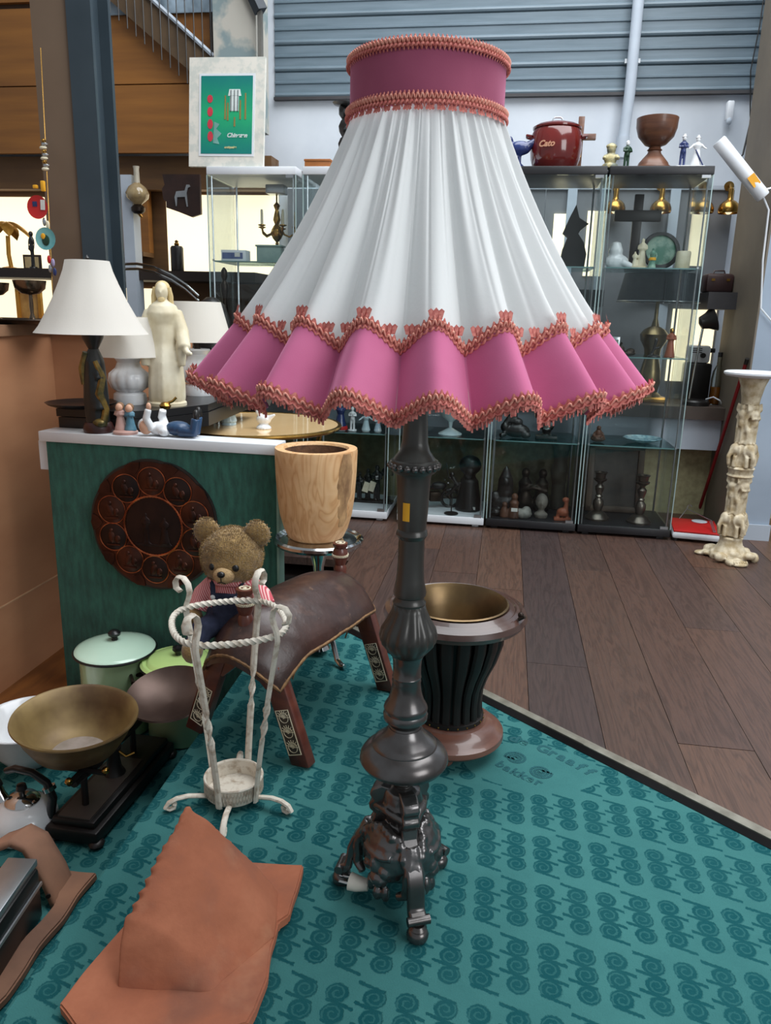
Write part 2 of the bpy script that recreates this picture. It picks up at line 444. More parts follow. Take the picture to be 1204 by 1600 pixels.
# ================================================================== back wall
VW = 4.45
wb = struct('wall_back', MB().box((-.3, VW + .06, 1.9), (6.6, .1, 4.2)), M_WHITEWALL, rot=(0, 0, RZ))
def slat_mesh(L, hgt):
    # one profiled cladding board: flat face, rounded lip and groove
    pr = [(0, 0), (-.012, .004), (-.016, .012), (-.014, .020), (-.006, .026), (-.006, hgt * .52), (-.012, hgt * .55), (-.012, hgt * .62), (-.006, hgt * .65), (-.006, hgt - .004), (0, hgt)]
    vs = []; fs = []
    for x in (-L / 2, L / 2): vs += [(x, y, z) for y, z in pr]
    n = len(pr)
    for i in range(n - 1): fs.append((i, i + 1, n + i + 1, n + i))
    return MB().add(vs, fs)
SL_H = .128
sm = slat_mesh(3.2, SL_H).mesh('cladding_board', M_SIDING, 30)
for i in range(9):
    link('cladding_board', sm, wb, (.27, VW + .008, 2.115 + i * SL_H))
part('flashing', MB().box((.27, VW - .012, 2.108), (3.2, .03, .014)), M_DARKSHELF, wb, 0)
# right-hand square pillar
pil = struct('wall_pillar', MB().box((1.1725, 3.975, 1.7), (.175, .55, 3.4)), M_PILLAR, rot=(0, 0, RZ))
part('left_face', MB().box((1.081, 3.975, 1.7), (.008, .55, 3.38)), M_PILLARB, pil, 0)  # thin sheet gives the pillar's left face a browner, darker tone
struct('baseboard_pillar', MB().box((1.175, 3.692, .05), (.18, .012, .075)), M_LIGHTGREY, rot=(0, 0, RZ))
# olive papered wall under the shelving and right of the pillar
struct('wall_under_counter', MB().box((-.6, 4.16, .2), (3.4, .05, .4)), M_OLIVE, rot=(0, 0, RZ))
struct('wall_right_far', MB().box((1.75, 4.18, .35), (.9, .05, .72)), M_OLIVE, rot=(0, 0, RZ))
# ================================================================== shelving unit along the back wall
def rbox(u0, u1, v0, v1, z0, z1): return MB().box(((u0 + u1) / 2, (v0 + v1) / 2, (z0 + z1) / 2), (u1 - u0, v1 - v0, z1 - z0))
su = thing('wall_shelving', 'long grey wall shelving with warmly lit niches behind the glass cabinets', 'shelving', R(0, 0, 0), RZ)
def sp(name, *a, m=M_GREYUNIT, lab=None): return part(name, rbox(*a), m, su, 0, lab)
for u0, u1 in ((-1.25, -.55), (-.55, .15), (.15, .78), (.78, 1.09)):
    sp('back_panel', u0 + .001, u1 - .001, 4.40, 4.425, .59, 1.65)
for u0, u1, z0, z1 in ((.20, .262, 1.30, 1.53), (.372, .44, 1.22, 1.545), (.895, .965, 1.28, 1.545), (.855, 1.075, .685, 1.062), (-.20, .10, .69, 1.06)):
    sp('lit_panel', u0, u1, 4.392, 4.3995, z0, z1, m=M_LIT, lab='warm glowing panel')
for u in (-.56, .285, .80): sp('upright', u - .024, u + .024, 4.375, 4.3995, .59, 1.65, m=M_LIGHTGREY)
sp('shelf', -1.30, .46, 4.10, 4.40, 1.06, 1.14, m=M_DARKSHELF); sp('shelf', .945, 1.08, 4.05, 4.40, 1.06, 1.14, m=M_DARKSHELF)
sp('counter_slab', -1.30, 1.085, 3.99, 4.42, .53, .59, m=pm('counter_edge', (84, 72, 64), (72, 62, 56), 4, .5))
sp('apron', -1.30, 1.085, 4.03, 4.06, .373, .528, m=M_LIGHTGREY)
sp('lamp_rail', -.4, 1.085, 4.385, 4.40, 1.651, 1.668, m=M_LIGHTGREY)
# the left run of shelving: brown, with cream-lit niches
sl = thing('wall_shelving', 'brown shelving with cream lit niches beneath the wooden fascia', 'shelving', R(0, 0, 0), RZ)
def lp(name, *a, m=M_WOODDARK, lab=None): return part(name, rbox(*a), m, sl, 0, lab)
lp('back_panel', -3.4, -1.31, 4.40, 4.44, .3, 1.80)
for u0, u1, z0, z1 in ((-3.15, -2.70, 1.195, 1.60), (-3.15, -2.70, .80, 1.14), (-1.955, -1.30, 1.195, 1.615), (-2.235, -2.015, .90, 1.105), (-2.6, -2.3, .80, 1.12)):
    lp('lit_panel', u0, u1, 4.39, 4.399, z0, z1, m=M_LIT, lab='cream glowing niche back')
lp('shelf', -3.4, -1.33, 4.05, 4.39, 1.14, 1.19, m=pm('shelf_dark_brown', (44, 32, 24), (36, 26, 20), 4, .6))
lp('shelf', -3.4, -1.33, 4.05, 4.39, .72, .78, m=CACHE['shelf_dark_brown'])
lp('upright', -2.035, -1.975, 4.02, 4.10, .3, 1.66, m=M_LIGHTGREY)
lp('pelmet', -3.4, -1.31, 4.30, 4.39, 1.63, 1.80)
lp('brown_door', -2.24, -2.04, 4.33, 4.385, 1.30, 1.63, m=M_WOODFASCIA)
lp('ledge', -2.24, -2.04, 4.25, 4.385, 1.275, 1.299, m=M_WOODDARK)
lp('lower_panel', -2.24, -1.36, 4.30, 4.34, .3, .89, m=M_DARKSHELF)
# ================================================================== mezzanine fascia, stair and concrete post, upper left
fa = struct('wall_mezzanine', rbox(-3.6, -1.60, 4.24, 4.28, 1.82, 3.4), pm('fascia_backing', (70, 46, 22)), rot=(0, 0, RZ))
for z0, z1 in ((1.80, 2.128), (2.134, 2.50), (2.53, 2.95), (2.956, 3.4)):
    part('fascia_board', rbox(-3.6, -1.60, 4.21, 4.238, z0, z1), M_WOODFASCIA, fa, 0)
struct('wall_post', rbox(-1.54, -1.32, 4.10, 4.30, 1.9, 3.4), M_CONC, rot=(0, 0, RZ))
stair = thing('staircase_balustrade', 'dark mesh balustrade on the stair above the framed green poster', 'balustrade', R(0, 0, 0), RZ)
a0, a1 = Vector((-1.98, 4.12, 2.64)), Vector((-1.50, 4.12, 2.21))
part('stringer', MB().prism([(-2.25, 2.62), (-1.55, 2.06), (-1.55, 2.22), (-2.25, 2.80)], 4.14, 4.18, Matrix(((1, 0, 0, 0), (0, 0, 1, 0), (0, 1, 0, 0), (0, 0, 0, 1)))), pm('stair_brown', (96, 76, 54)), stair, 0)
part('tread_edge', MB().tube([(-2.25, 4.13, 2.81), (-1.55, 4.13, 2.23)], .012, 6), M_LIGHTGREY, stair)
for i in range(16):
    x = -2.22 + i * .044; z = 2.79 - (x + 2.25) * .83
    part('baluster', MB().tube([(x, 4.12, z - .22), (x, 4.12, z + .5)], .003, 5), M_BLACK, stair)
struct('window_1', rbox(-2.3, -1.56, 4.19, 4.2, 2.45, 3.3), pm('pale_glazing', (170, 190, 206), (80, 96, 108), 4, .3, lo=.4, hi=.6), rot=(0, 0, RZ))
gut = thing('roof_beam', 'dark blue sloping roof beam beside the concrete post', 'beam', R(0, 0, 0), RZ)
part('beam', MB().tube([(-1.46, 4.06, 2.75), (-1.28, 4.06, 2.40)], .035, 4, up=(0, 1, 0)), pm('navy_steel', (44, 52, 62)), gut, 0)
part('bracket', MB().box((-1.285, 4.06, 2.10), (.02, .03, .62)), pm('worn_steel', (110, 108, 102), (80, 78, 74), 8), gut, 0)
# ================================================================== counter on the left
cw = struct('wall_counter', MB().prism([(-1.589, .2), (-1.589, 2.56), (-1.292, 2.56), (-1.292, 3.10), (-2.7, 3.10), (-2.7, .2)], LOW - .004, .899), M_TANPANEL, rot=(0, 0, RZ))
part('counter_top', MB().prism([(-1.577, .2), (-1.577, 2.548), (-1.28, 2.548), (-1.28, 3.11), (-2.7, 3.11), (-2.7, .2)], .899, .9345), pm('counter_rim', (150, 112, 84)), cw, 0)
part('panel_seam', rbox(-1.590, -1.5875, .2, 2.55, .030, .035), pm('seam_light', (214, 170, 132)), cw, 0)
# steel column with a brown boxed pipe next to it
hb = MB().box((-1.711, 3.125, 2.07), (.102, .02, 2.27)).box((-1.711, 3.266, 2.07), (.102, .02, 2.27)).box((-1.711, 3.195, 2.07), (.014, .13, 2.27))
struct('wall_column', hb, M_STEEL, rot=(0, 0, RZ))
struct('wall_boxing', rbox(-1.919, -1.764, 3.13, 3.27, .935, 3.2), pm('boxing_brown', (112, 92, 74), (98, 80, 64), 2, .6), rot=(0, 0, RZ))
# ================================================================== common materials of things
M_WPAINT = pm('white_lacquer', (226, 230, 234), (216, 220, 226), 6, .4)
M_GLASS = glass('cabinet_glass', (.965, .99, .99, 1), refl=.55)
M_SHELFGLASS = glass('shelf_glass', (.80, .92, .92, 1), refl=.8)
M_GEDGE = pm('glass_edge', (150, 176, 176), (170, 190, 190), 10, .25)
M_ALU = pm('aluminium', (196, 200, 204), (176, 180, 184), 12, .3, metal=.9)
M_CHROME = pm('chrome', (205, 206, 206), (185, 186, 186), 10, .12, metal=1.0)
M_BRASS = pm('brass', (186, 144, 76), (150, 112, 54), 12, .25, metal=1.0)
M_BRONZE = pm('dark_bronze', (58, 46, 36), (40, 32, 27), 14, .38, metal=.7)
M_BLACKFIG = pm('black_figure', (24, 23, 23), (34, 32, 31), 16, .35)
M_BROWNFIG = pm('brown_figure', (96, 60, 40), (66, 42, 30), 14, .5)
M_PORC = pm('white_porcelain', (232, 234, 236), (218, 221, 224), 14, .2, coat=.4)
M_PORCBLUE = pm('blue_porcelain', (40, 56, 110), (26, 38, 84), 12, .25, coat=.4)
M_CREAM = pm('cream_plaster', (232, 224, 200), (206, 192, 158), 10, .55)
M_IVORY = pm('carved_ivory', (226, 214, 188), (176, 156, 120), 26, .55, bump=.3, bscale=60)
M_GREENISH = pm('jade_glaze', (70, 124, 104), (150, 178, 160), 16, .35, lo=.42, hi=.58)
M_MIDWOOD = pm('turned_wood', (116, 76, 54), (84, 52, 38), 5, .4, stretch=(1, 1, 6), coat=.2)
M_REDENAM = pm('red_enamel', (110, 30, 26), (92, 24, 22), 5, .16, coat=.6)
M_RED = pm('red_vinyl', (196, 38, 36), (182, 30, 30), 8, .4)
M_STICKER = pm('white_sticker', (236, 236, 230), rough=.6)
M_YELLOW = pm('yellow_label', (238, 176, 42), (226, 160, 30), 10, .6)
M_SKIN = pm('doll_skin', (226, 178, 150), (210, 160, 132), 12, .5)
M_PINK = pm('pink_dress', (206, 168, 158), (190, 150, 140), 12, .5)
M_DARKGREEN = pm('bottle_green', (30, 66, 44), (22, 50, 34), 10, .4)
M_TERRA = pm('orange_brown_clay', (156, 86, 58), (128, 68, 46), 12, .5)
M_CABLACK = pm('cabinet_black', (26, 26, 29), (34, 34, 37), 6, .4)

# ================================================================== glass cabinets
CW, CD, CH, CV = .42, .37, 1.612, 3.59
SHELVES = (.425, .825, 1.205)
def cabinet(u0, frame, label):
    t = thing('glass_cabinet', label, 'display cabinet', R(u0 + CW / 2, CV + CD / 2, .012), RZ, 'glass display cabinets along the back')
    hx, hy = CW / 2, CD / 2
    part('base', MB().bbox((0, 0, .031), (CW, CD, .036), .003).box((-hx + .04, -hy + .04, .006), (.03, .03, .013)).box((hx - .04, -hy + .04, .006), (.03, .03, .013)).box((-hx + .04, hy - .04, .006), (.03, .03, .013)).box((hx - .04, hy - .04, .006), (.03, .03, .013)), frame, t, 30)
    part('top', MB().bbox((0, 0, CH - .017), (CW, CD, .034), .003), frame, t, 30)
    z0, z1 = .05, CH - .035; zc, zh = (z0 + z1) / 2, z1 - z0
    for nm, c, d in (('front_pane', (0, -hy + .004, zc), (CW - .006, .004, zh)), ('back_pane', (0, hy - .004, zc), (CW - .02, .004, zh)), ('side_pane', (-hx + .004, 0, zc), (.004, CD - .012, zh)), ('side_pane', (hx - .004, 0, zc), (.004, CD - .012, zh))):
        part(nm, MB().box(c, d), M_GLASS, t, 0)
    for sx in (-1, 1):
        part('pane_edge', MB().box((sx * (hx - .002), -hy + .002, zc), (.004, .004, zh)), M_GEDGE, t, 0)
        part('corner_rod', MB().tube([(sx * (hx - .018), -hy + .018, z0), (sx * (hx - .018), -hy + .018, z1)], .0035, 6), M_ALU, t)
        part('corner_rod', MB().tube([(sx * (hx - .018), hy - .018, z0), (sx * (hx - .018), hy - .018, z1)], .005, 6), M_ALU, t)
    for z in SHELVES:
        s = part('glass_shelf', MB().box((0, 0, z), (CW - .03, CD - .03, .005)), M_SHELFGLASS, t, 0)
        part('shelf_edge', MB().box((0, -hy + .0165, z), (CW - .03, .002, .005)), M_GEDGE, s, 0)
        for sx in (-1, 1): part('clip', MB().box((sx * (hx - .018), -hy + .014, z + .004), (.008, .008, .008)), M_ALU, s, 0)
    for hz in (z0 + .006, z1 - .006): part('door_hinge', MB().box((hx - .03, -hy + .006, hz), (.035, .012, .012)), M_ALU, t, 0)
    return t
CU = {'R': .38, '3': -.05, '2': -.48, '1': -.95, '0': -1.40}
cabinet(CU['R'], M_CABLACK, 'black framed glass cabinet nearest the carved ivory column')
cabinet(CU['3'], M_CABLACK, 'black framed glass cabinet with the enamel pot on top')
cabinet(CU['2'], M_WPAINT, 'white framed glass cabinet directly behind the lamp post')
cabinet(CU['1'], M_WPAINT, 'white framed glass cabinet behind the wooden bucket')
cabinet(CU['0'], M_WPAINT, 'white framed glass cabinet carrying the framed green poster')
def inC(c, fu, fv, level):       # place inside a cabinet: fractions of width and depth, shelf level 0-3, 4 = on top
    z = (.012 + .0495, .012 + SHELVES[0] + .003, .012 + SHELVES[1] + .003, .012 + SHELVES[2] + .003, .012 + CH + .0005)[level]
    return R(CU[c] + fu * CW, CV + fv * CD, z)

# ================================================================== small figure helpers
def body(mb, h, w=.34, robe=True, arms='down', lean=0.0, n=14):
    """a standing figure of height h: robe or legs, torso, arms, neck and head in one skin"""
    W = w * h
    if robe: mb.lathe([(W * .5, 0), (W * .52, h * .03), (W * .40, h * .25), (W * .30, h * .5), (W * .26, h * .58), (W * .36, h * .74), (W * .30, h * .82), (W * .10, h * .86)], n)
    else:
        for s in (-1, 1): mb.tube([(s * W * .18, 0, 0), (s * W * .17, 0, h * .25), (s * W * .14, 0, h * .5)], [W * .13, W * .13, W * .17], 8); mb.ell((s * W * .19, -W * .1, h * .02), (W * .11, W * .2, h * .025), 8, 5)
        mb.lathe([(W * .26, h * .46), (W * .28, h * .55), (W * .24, h * .62), (W * .36, h * .75), (W * .30, h * .82), (W * .1, h * .86)], n)
    mb.ell((lean * h, 0, h * .925), (h * .065, h * .07, h * .08), 10, 8)
    sh = W * .34
    for s in (-1, 1):
        if arms == 'down': p = [(s * sh, 0, h * .78), (s * W * .46, -W * .06, h * .62), (s * W * .40, -W * .22, h * .47)]
        elif arms == 'front': p = [(s * sh, 0, h * .78), (s * W * .44, -W * .12, h * .64), (s * W * .08, -W * .34, h * .66)]
        elif arms == 'out': p = [(s * sh, 0, h * .78), (s * W * .6, -W * .1, h * .66), (s * W * .85, -W * .25, h * .60)]
        else: p = [(s * sh, 0, h * .78), (s * W * .62, -W * .05, h * .86), (s * W * .5, -W * .05, h * 1.02)]
        mb.tube(p, [W * .12, W * .10, W * .07], 7)
    return mb
def statuette(name, label, cat, loc, h, mat, w=.34, robe=True, arms='down', rot=0.0, base=None, voxel=None, group=None, extra=None, basemat=None):
    mb = body(MB(), h, w, robe, arms)
    if extra: extra(mb, h)
    t = thing(name, label, cat, loc, RZ + rot, group)
    bz = 0
    if base:
        part('base', MB().lathe([(base, 0), (base, .008), (base * .9, .012)], 18), basemat or mat, t); bz = .011
    me = remeshed(mb, 'figure', mat, voxel or h * .022, 2)
    link('figure', me, t, (0, 0, bz)); return t
def group_of(mat, name, label, cat, loc, rot, fn, voxel, extra_parts=None):
    mb = MB(); fn(mb)
    t = thing(name, label, cat, loc, RZ + rot)
    link('figure', remeshed(mb, 'figure', mat, voxel, 2), t)
    if extra_parts: extra_parts(t)
    return t
def shift(mb, fn, dx, dy, dz, s=1.0, r=0.0):
    m = MB(); fn(m); mb.add(m.v, m.f, Matrix.Translation((dx, dy, dz)) @ rz(r) @ Matrix.Scale(s, 4)); return mb

# ================================================================== on top of the cabinets
# framed poster
M_MAT = pm('pale_frame', (222, 218, 208), (202, 204, 196), 26, .7, lo=.45, hi=.6)
M_POSTER = None
def poster_mat():
    k = N('green_poster'); tc = k.n('ShaderNodeTexCoord'); sx = k.n('ShaderNodeSeparateXYZ'); k.l(tc.outputs['Generated'], sx.inputs[0])
    nz = k.noise(3, 3, 'Generated')
    a = k.math('ADD', k.math('MULTIPLY', k.math('ABSOLUTE', k.math('SUBTRACT', sx.outputs[2], .5)), 1.2), k.math('MULTIPLY', nz, .3))
    k.col(k.ramp(a, [(.1, lin((34, 168, 112))), (.45, lin((24, 144, 112))), (.8, lin((18, 116, 116)))])); k.b.inputs['Roughness'].default_value = .35
    return k.m
fr = thing('framed_poster', 'pale framed green poster with a lantern, standing on the white cabinet', 'poster', R(-1.315, 3.63, 1.6245), RZ)
fr.rotation_euler = (math.radians(-5), math.radians(.6), RZ)
PW_, PH_ = .352, .46
part('frame', MB().prism([(-PW_ / 2, 0), (PW_ / 2, 0), (PW_ / 2, PH_), (-PW_ / 2, PH_)], 0, .018, rx(PI / 2)), M_MAT, fr, 0)
def fp(name, x0, x1, z0, z1, y, m): return part(name, MB().box(((x0 + x1) / 2, y, (z0 + z1) / 2), (x1 - x0, .002, z1 - z0)), m, fr, 0)
fp('mount', -.128, .132, .045, .392, -.0192, M_WPAINT)
pr = fp('print', -.118, .122, .055, .382, -.0206, poster_mat())
def blot(name, pts, m, y=-.0224):
    part(name, MB().prism(pts, 0, .0008, Matrix.Translation((0, y + .0004, 0)) @ rx(PI / 2)), m, pr, 0)
M_PRED = pm('print_red', (206, 58, 74), (190, 50, 66), 20); M_PWHITE = pm('print_white', (222, 232, 230)); M_PORANGE = pm('print_orange', (150, 130, 70)); M_PBLACK = pm('print_black', (40, 50, 56))
def circ(cx, cz, rx_, rz_, n=14): return [(cx + rx_ * math.cos(2 * PI * i / n), cz + rz_ * math.sin(2 * PI * i / n)) for i in range(n)]
for q, (cz, rr) in enumerate(((.286, .017), (.232, .020), (.180, .021), (.128, .022))): blot('red_character', circ(-.076 + q * .001, cz, .013, rr), M_PRED)
blot('grey_sketch', [(-.055, .19), (-.03, .18), (-.045, .16), (-.02, .14), (-.04, .12), (-.03, .095), (-.06, .10)], pm('print_grey', (120, 176, 166)))
blot('lantern_body', [(.018, .235), (.058, .235), (.058, .30), (.018, .30)], M_PWHITE)
blot('lantern_roof', [(.008, .298), (.07, .298), (.064, .326), (.014, .326)], M_PWHITE)
for x in (.022, .038, .054): blot('lantern_bar', [(x - .0015, .232), (x + .0015, .232), (x + .0015, .322), (x - .0015, .322)], M_PBLACK, -.0234)
for x, z0, z1 in ((-.004, .20, .30), (.008, .195, .27), (.040, .17, .21), (.066, .20, .28), (.090, .20, .31)): blot('tassel', [(x - .004, z0), (x + .004, z0), (x + .003, z1), (x - .003, z1)], M_PORANGE)
for body_, x, z, sz, m in (('Chinezen', .052, .125, .025, M_PWHITE), ('antiquaire', .022, .078, .014, pm('print_cream', (210, 206, 150)))):
    link('lettering', text_mesh(body_, sz, m, 'lettering', .0004, .3), pr, (x, -.0226, z), (PI / 2, 0, 0))
part('back_strut', MB().box((0, .06, .15), (.06, .01, .31), rx(math.radians(22))), M_MIDWOOD, fr, 0)
# wooden box and spiral candlestick on the white cabinets
wbx = thing('wooden_box', 'small orange-brown wooden box on the white cabinet beside the shade', 'box', R(-.905, 3.72, 1.6245), RZ)
part('body', MB().bbox((0, 0, .018), (.12, .08, .036), .003), pm('honey_wood', (160, 98, 46), (134, 80, 36), 6, .5, stretch=(1, 8, 8)), wbx)
part('lid', MB().bbox((0, 0, .041), (.125, .085, .010), .003), CACHE['honey_wood'], wbx)
cs = thing('spiral_candlestick', 'black twisted candlestick with a flat dish behind the lamp shade', 'candlestick', R(-.80, 3.80, 1.6245), RZ)
part('stem', MB().tube([(0.012 * math.cos(i * .9), .012 * math.sin(i * .9), .012 + i * .0105) for i in range(27)], [.026 - .004 * abs(math.sin(i * .8)) for i in range(27)], 8), M_BLACKFIG, cs)
part('foot', MB().lathe([(.05, 0), (.05, .008), (.03, .018), (.02, .03)], 20), M_BLACKFIG, cs)
part('dish', MB().lathe([(.012, .29), (.055, .296), (.062, .303), (.058, .304), (.01, .3)], 22), M_BLACKFIG, cs)
part('spike', MB().lathe([(.003, .30), (.0, .335)], 6), M_BLACKFIG, cs)
# red enamel stock pot
pot = thing('enamel_stockpot', 'dark red enamel stockpot with lid on the black cabinet', 'pot', R(.155, 3.74, 1.6245), RZ)
part('body', MB().lathe([(.085, 0), (.092, .006), (.107, .05), (.112, .10), (.108, .15), (.098, .172), (.094, .172), (.104, .15), (.108, .1), (.1, .05), (.08, .01)], 32, cap1=True), M_REDENAM, pot)
ld = part('lid', MB().lathe([(.104, .172), (.105, .179), (.09, .188), (.055, .197), (.0, .200)], 32), M_REDENAM, pot)
part('lid_handle', MB().tube([(-.02, 0, .195), (-.02, 0, .214), (-.012, 0, .221), (.012, 0, .221), (.02, 0, .214), (.02, 0, .195)], .0035, 8), M_ALU, ld)
part('ear_handle', MB().tube([(.106, -.025, .14), (.128, -.02, .145), (.128, .02, .145), (.106, .025, .14)], .006, 8), M_REDENAM, pot)
part('ear_handle', MB().tube([(-.106, -.025, .14), (-.128, -.02, .145), (-.128, .02, .145), (-.106, .025, .14)], .006, 8), M_REDENAM, pot)
link('lettering', text_mesh('Cato', .034, pm('gold_letter', (206, 150, 120)), 'lettering', .0005, .3), pot, (-.045, -.1085, .085), (PI / 2, 0, math.radians(-16)))
# crucifix behind the pot
cx = thing('wooden_crucifix', 'brown wooden crucifix standing behind the red stockpot', 'crucifix', R(.265, 3.86, 1.6245), RZ)
part('upright', MB().bbox((0, 0, .125), (.026, .018, .25), .002), M_MIDWOOD, cx); part('crossbar', MB().bbox((0, -.004, .165), (.135, .02, .026), .002), M_MIDWOOD, cx)
part('foot', MB().bbox((0, 0, .008), (.07, .05, .016), .003), M_MIDWOOD, cx)
link('corpus', remeshed(body(MB(), .1, .3, False, 'up'), 'corpus', M_BRASS, .003, 1), cx, (0, -.02, .075))
# blue ornament half hidden by the shade
bo = group_of(M_PORCBLUE, 'bird_ornament', 'dark blue bird ornament on the black cabinet touching the shade edge', 'ornament', R(.0, 3.70, 1.6245), 0, lambda m: (m.lathe([(.035, 0), (.03, .012), (.008, .03), (.008, .07)], 14), m.ell((0, 0, .09), (.05, .028, .03), 12, 8), m.ell((-.05, 0, .12), (.02, .017, .02), 10, 6), m.tube([(.03, 0, .095), (.075, 0, .125), (.10, 0, .12)], [.02, .013, .006], 8), m.tube([(-.065, 0, .12), (-.085, 0, .117)], [.006, .002], 6)), .004)
# figurines on the tops
def fig_col(name, label, loc, rot, h, robe, arms, cols, base=True, w=.36, group=None):
    """porcelain figurine in parts: base, clothes, head, hat"""
    t = thing(name, label, 'figurine', loc, RZ + rot, group)
    c_base, c_cloth, c_head, c_hat = cols
    if base: part('base', MB().lathe([(h * .2, 0), (h * .21, h * .03), (h * .18, h * .07)], 16), c_base, t)
    b = MB(); body(b, h, w, robe, arms)
    link('body', remeshed(b, 'body', c_cloth, h * .024, 2), t, (0, 0, h * .05))
    hd = part('head', MB().ell((0, -.002, h * .985), (h * .068, h * .072, h * .082), 10, 8), c_head, t)
    part('hat', MB().lathe([(h * .085, h * 1.03), (h * .08, h * 1.05), (h * .05, h * 1.075), (h * .04, h * 1.11), (0, h * 1.12)], 12), c_hat, hd)
    return t
mbk = lambda m: (m.lathe([(.034, 0), (.034, .012), (.03, .018)], 16), m.ell((0, 0, .038), (.028, .024, .028), 10, 8), m.ell((0, -.004, .076), (.02, .02, .021), 10, 8), m.lathe([(.026, .085), (.02, .094), (.008, .100), (0, .102)], 12), m.tube([(.02, -.01, .05), (.03, -.024, .035)], .009, 6), m.tube([(-.02, -.01, .05), (-.03, -.024, .035)], .009, 6))
group_of(pm('straw_glaze', (190, 178, 130), (110, 116, 104), 30, .4, lo=.42, hi=.58), 'seated_figurine', 'squat straw-coloured seated figurine between stockpot and wooden goblet', 'figurine', R(.385, 3.66, 1.6245), 0, mbk, .0035)
fig_col('gnome_figurine', 'white-capped figurine in dark green left of the wooden goblet', R(.455, 3.69, 1.6245), .4, .105, False, 'front', (M_PORC, M_DARKGREEN, M_PORC, M_PORC), w=.42)
gb = thing('wooden_goblet', 'large turned wooden goblet on the black cabinet', 'goblet', R(.575, 3.74, 1.6245), RZ)
def goct(r, z, a): return r * (1 - .035 * abs(math.sin(4 * a)) if .105 < z < .19 else r * 0 + 1)
part('cup', MB().lathe([(.022, .10), (.045, .108), (.075, .140), (.086, .175), (.087, .212), (.080, .214), (.076, .18), (.06, .145), (.02, .125)], 32, wave=goct), M_MIDWOOD, gb)
part('stem', MB().lathe([(.026, .082), (.032, .087), (.026, .092), (.024, .10)], 24), M_MIDWOOD, gb)
part('foot', MB().lathe([(.075, 0), (.077, .012), (.072, .022), (.066, .024), (.062, .035), (.045, .055), (.030, .072), (.026, .082)], 32), M_MIDWOOD, gb)
def pair(t):
    pass
pc = thing('porcelain_couple', 'white porcelain couple with blue details at the cabinet corner', 'figurine', R(.715, 3.68, 1.6245), RZ)
part('base', MB().bbox((0, 0, .006), (.12, .06, .012), .004), M_PORC, pc)
link('lady', remeshed(body(MB(), .115, .36, False, 'front'), 'lady', M_PORCBLUE, .003, 2), pc, (-.032, 0, .012))
link('gentleman', remeshed(body(MB(), .11, .40, True, 'out'), 'gentleman', M_PORC, .003, 2), pc, (.024, 0, .012))
for x, z in ((-.032, .121), (.024, .116)):
    hdp = part('head', MB().ell((x, -.002, z), (.0085, .009, .0105), 10, 8), M_PORC, pc)
    part('hat', MB().lathe([(.012, z + .006), (.006, z + .011), (.005, z + .018), (0, z + .019)], 10, (x, 0, 0)), M_PORC, hdp)
part('blue_stick', MB().tube([(.05, -.02, .012), (.015, -.015, .075)], .003, 6), M_PORCBLUE, pc)

# ================================================================== inside the cabinets
# right black cabinet, upper shelf
bst = group_of(M_PORC, 'veiled_bust', 'white porcelain veiled bust on the upper shelf of the right cabinet', 'bust', inC('R', .19, .40, 3), 0, lambda m: (m.ell((0, 0, .03), (.055, .032, .034), 14, 8), m.ell((.002, 0, .075), (.022, .024, .03), 12, 8), m.lathe([(.03, .045), (.032, .08), (.02, .112), (0, .118)], 14, (-.006, .008, 0)), m.tube([(.02, -.02, .03), (.06, -.02, .012), (.085, -.01, .01)], [.016, .014, .008], 8)), .004)
mad = group_of(M_CREAM, 'madonna_group', 'cream madonna statuette group before the dark cross', 'figurine', inC('R', .44, .36, 3), 0, lambda m: (shift(m, lambda q: body(q, .13, .36, True, 'front'), 0, 0, 0), shift(m, lambda q: body(q, .075, .36, True, 'front'), -.03, -.01, .0), m.lathe([(.05, 0), (.045, .01)], 14)), .0042)
jad = statuette('jade_statuette', 'small green glazed statuette with a yellow sash', 'figurine', inC('R', .53, .22, 3), .085, M_GREENISH, .42)
part('sash', MB().lathe([(.0155, .034), (.0165, .040), (.0155, .046)], 14), M_YELLOW, jad)
pl = thing('round_picture', 'round green relief plate in a black frame', 'plate', inC('R', .66, .62, 3), RZ)
Mx = rx(math.radians(78)) 
part('frame', MB().lathe([(.062, 0), (.078, .004), (.084, .012), (.080, .018), (.066, .020)], 36, (0, 0, .084), Mx, cap0=False, cap1=False), M_BLACKFIG, pl)
part('relief_plate', MB().lathe([(.07, .010), (.066, .012), (.04, .016), (0, .017)], 30, (0, 0, .084), Mx), M_GREENISH, pl)
part('stand', MB().box((0, .02, .02), (.06, .05, .01)), M_BLACKFIG, pl)
cd = thing('pillar_candle', 'thick cream pillar candle on the upper cabinet shelf', 'candle', inC('R', .86, .36, 3), RZ)
part('wax', MB().lathe([(.030, 0), (.031, .004), (.031, .07), (.028, .078), (.020, .074), (0, .072)], 20, wave=lambda r, z, a: r * (1 + .05 * math.sin(3 * a + z * 30))), M_CREAM, cd)
part('wick', MB().tube([(0, 0, .07), (.001, 0, .084)], .0012, 5), M_BLACKFIG, cd)
dc = thing('dark_cross', 'large dark wooden cross inside the right cabinet', 'cross', inC('R', .40, .72, 3), RZ)
part('upright', MB().bbox((0, 0, .165), (.040, .02, .33), .002), pm('ebony', (44, 36, 32), (34, 28, 26), 10, .45), dc); part('crossbar', MB().bbox((0, -.002, .238), (.205, .022, .048), .002), CACHE['ebony'], dc)
part('plinth', MB().bbox((0, 0, .01), (.09, .07, .02), .002), CACHE['ebony'], dc)
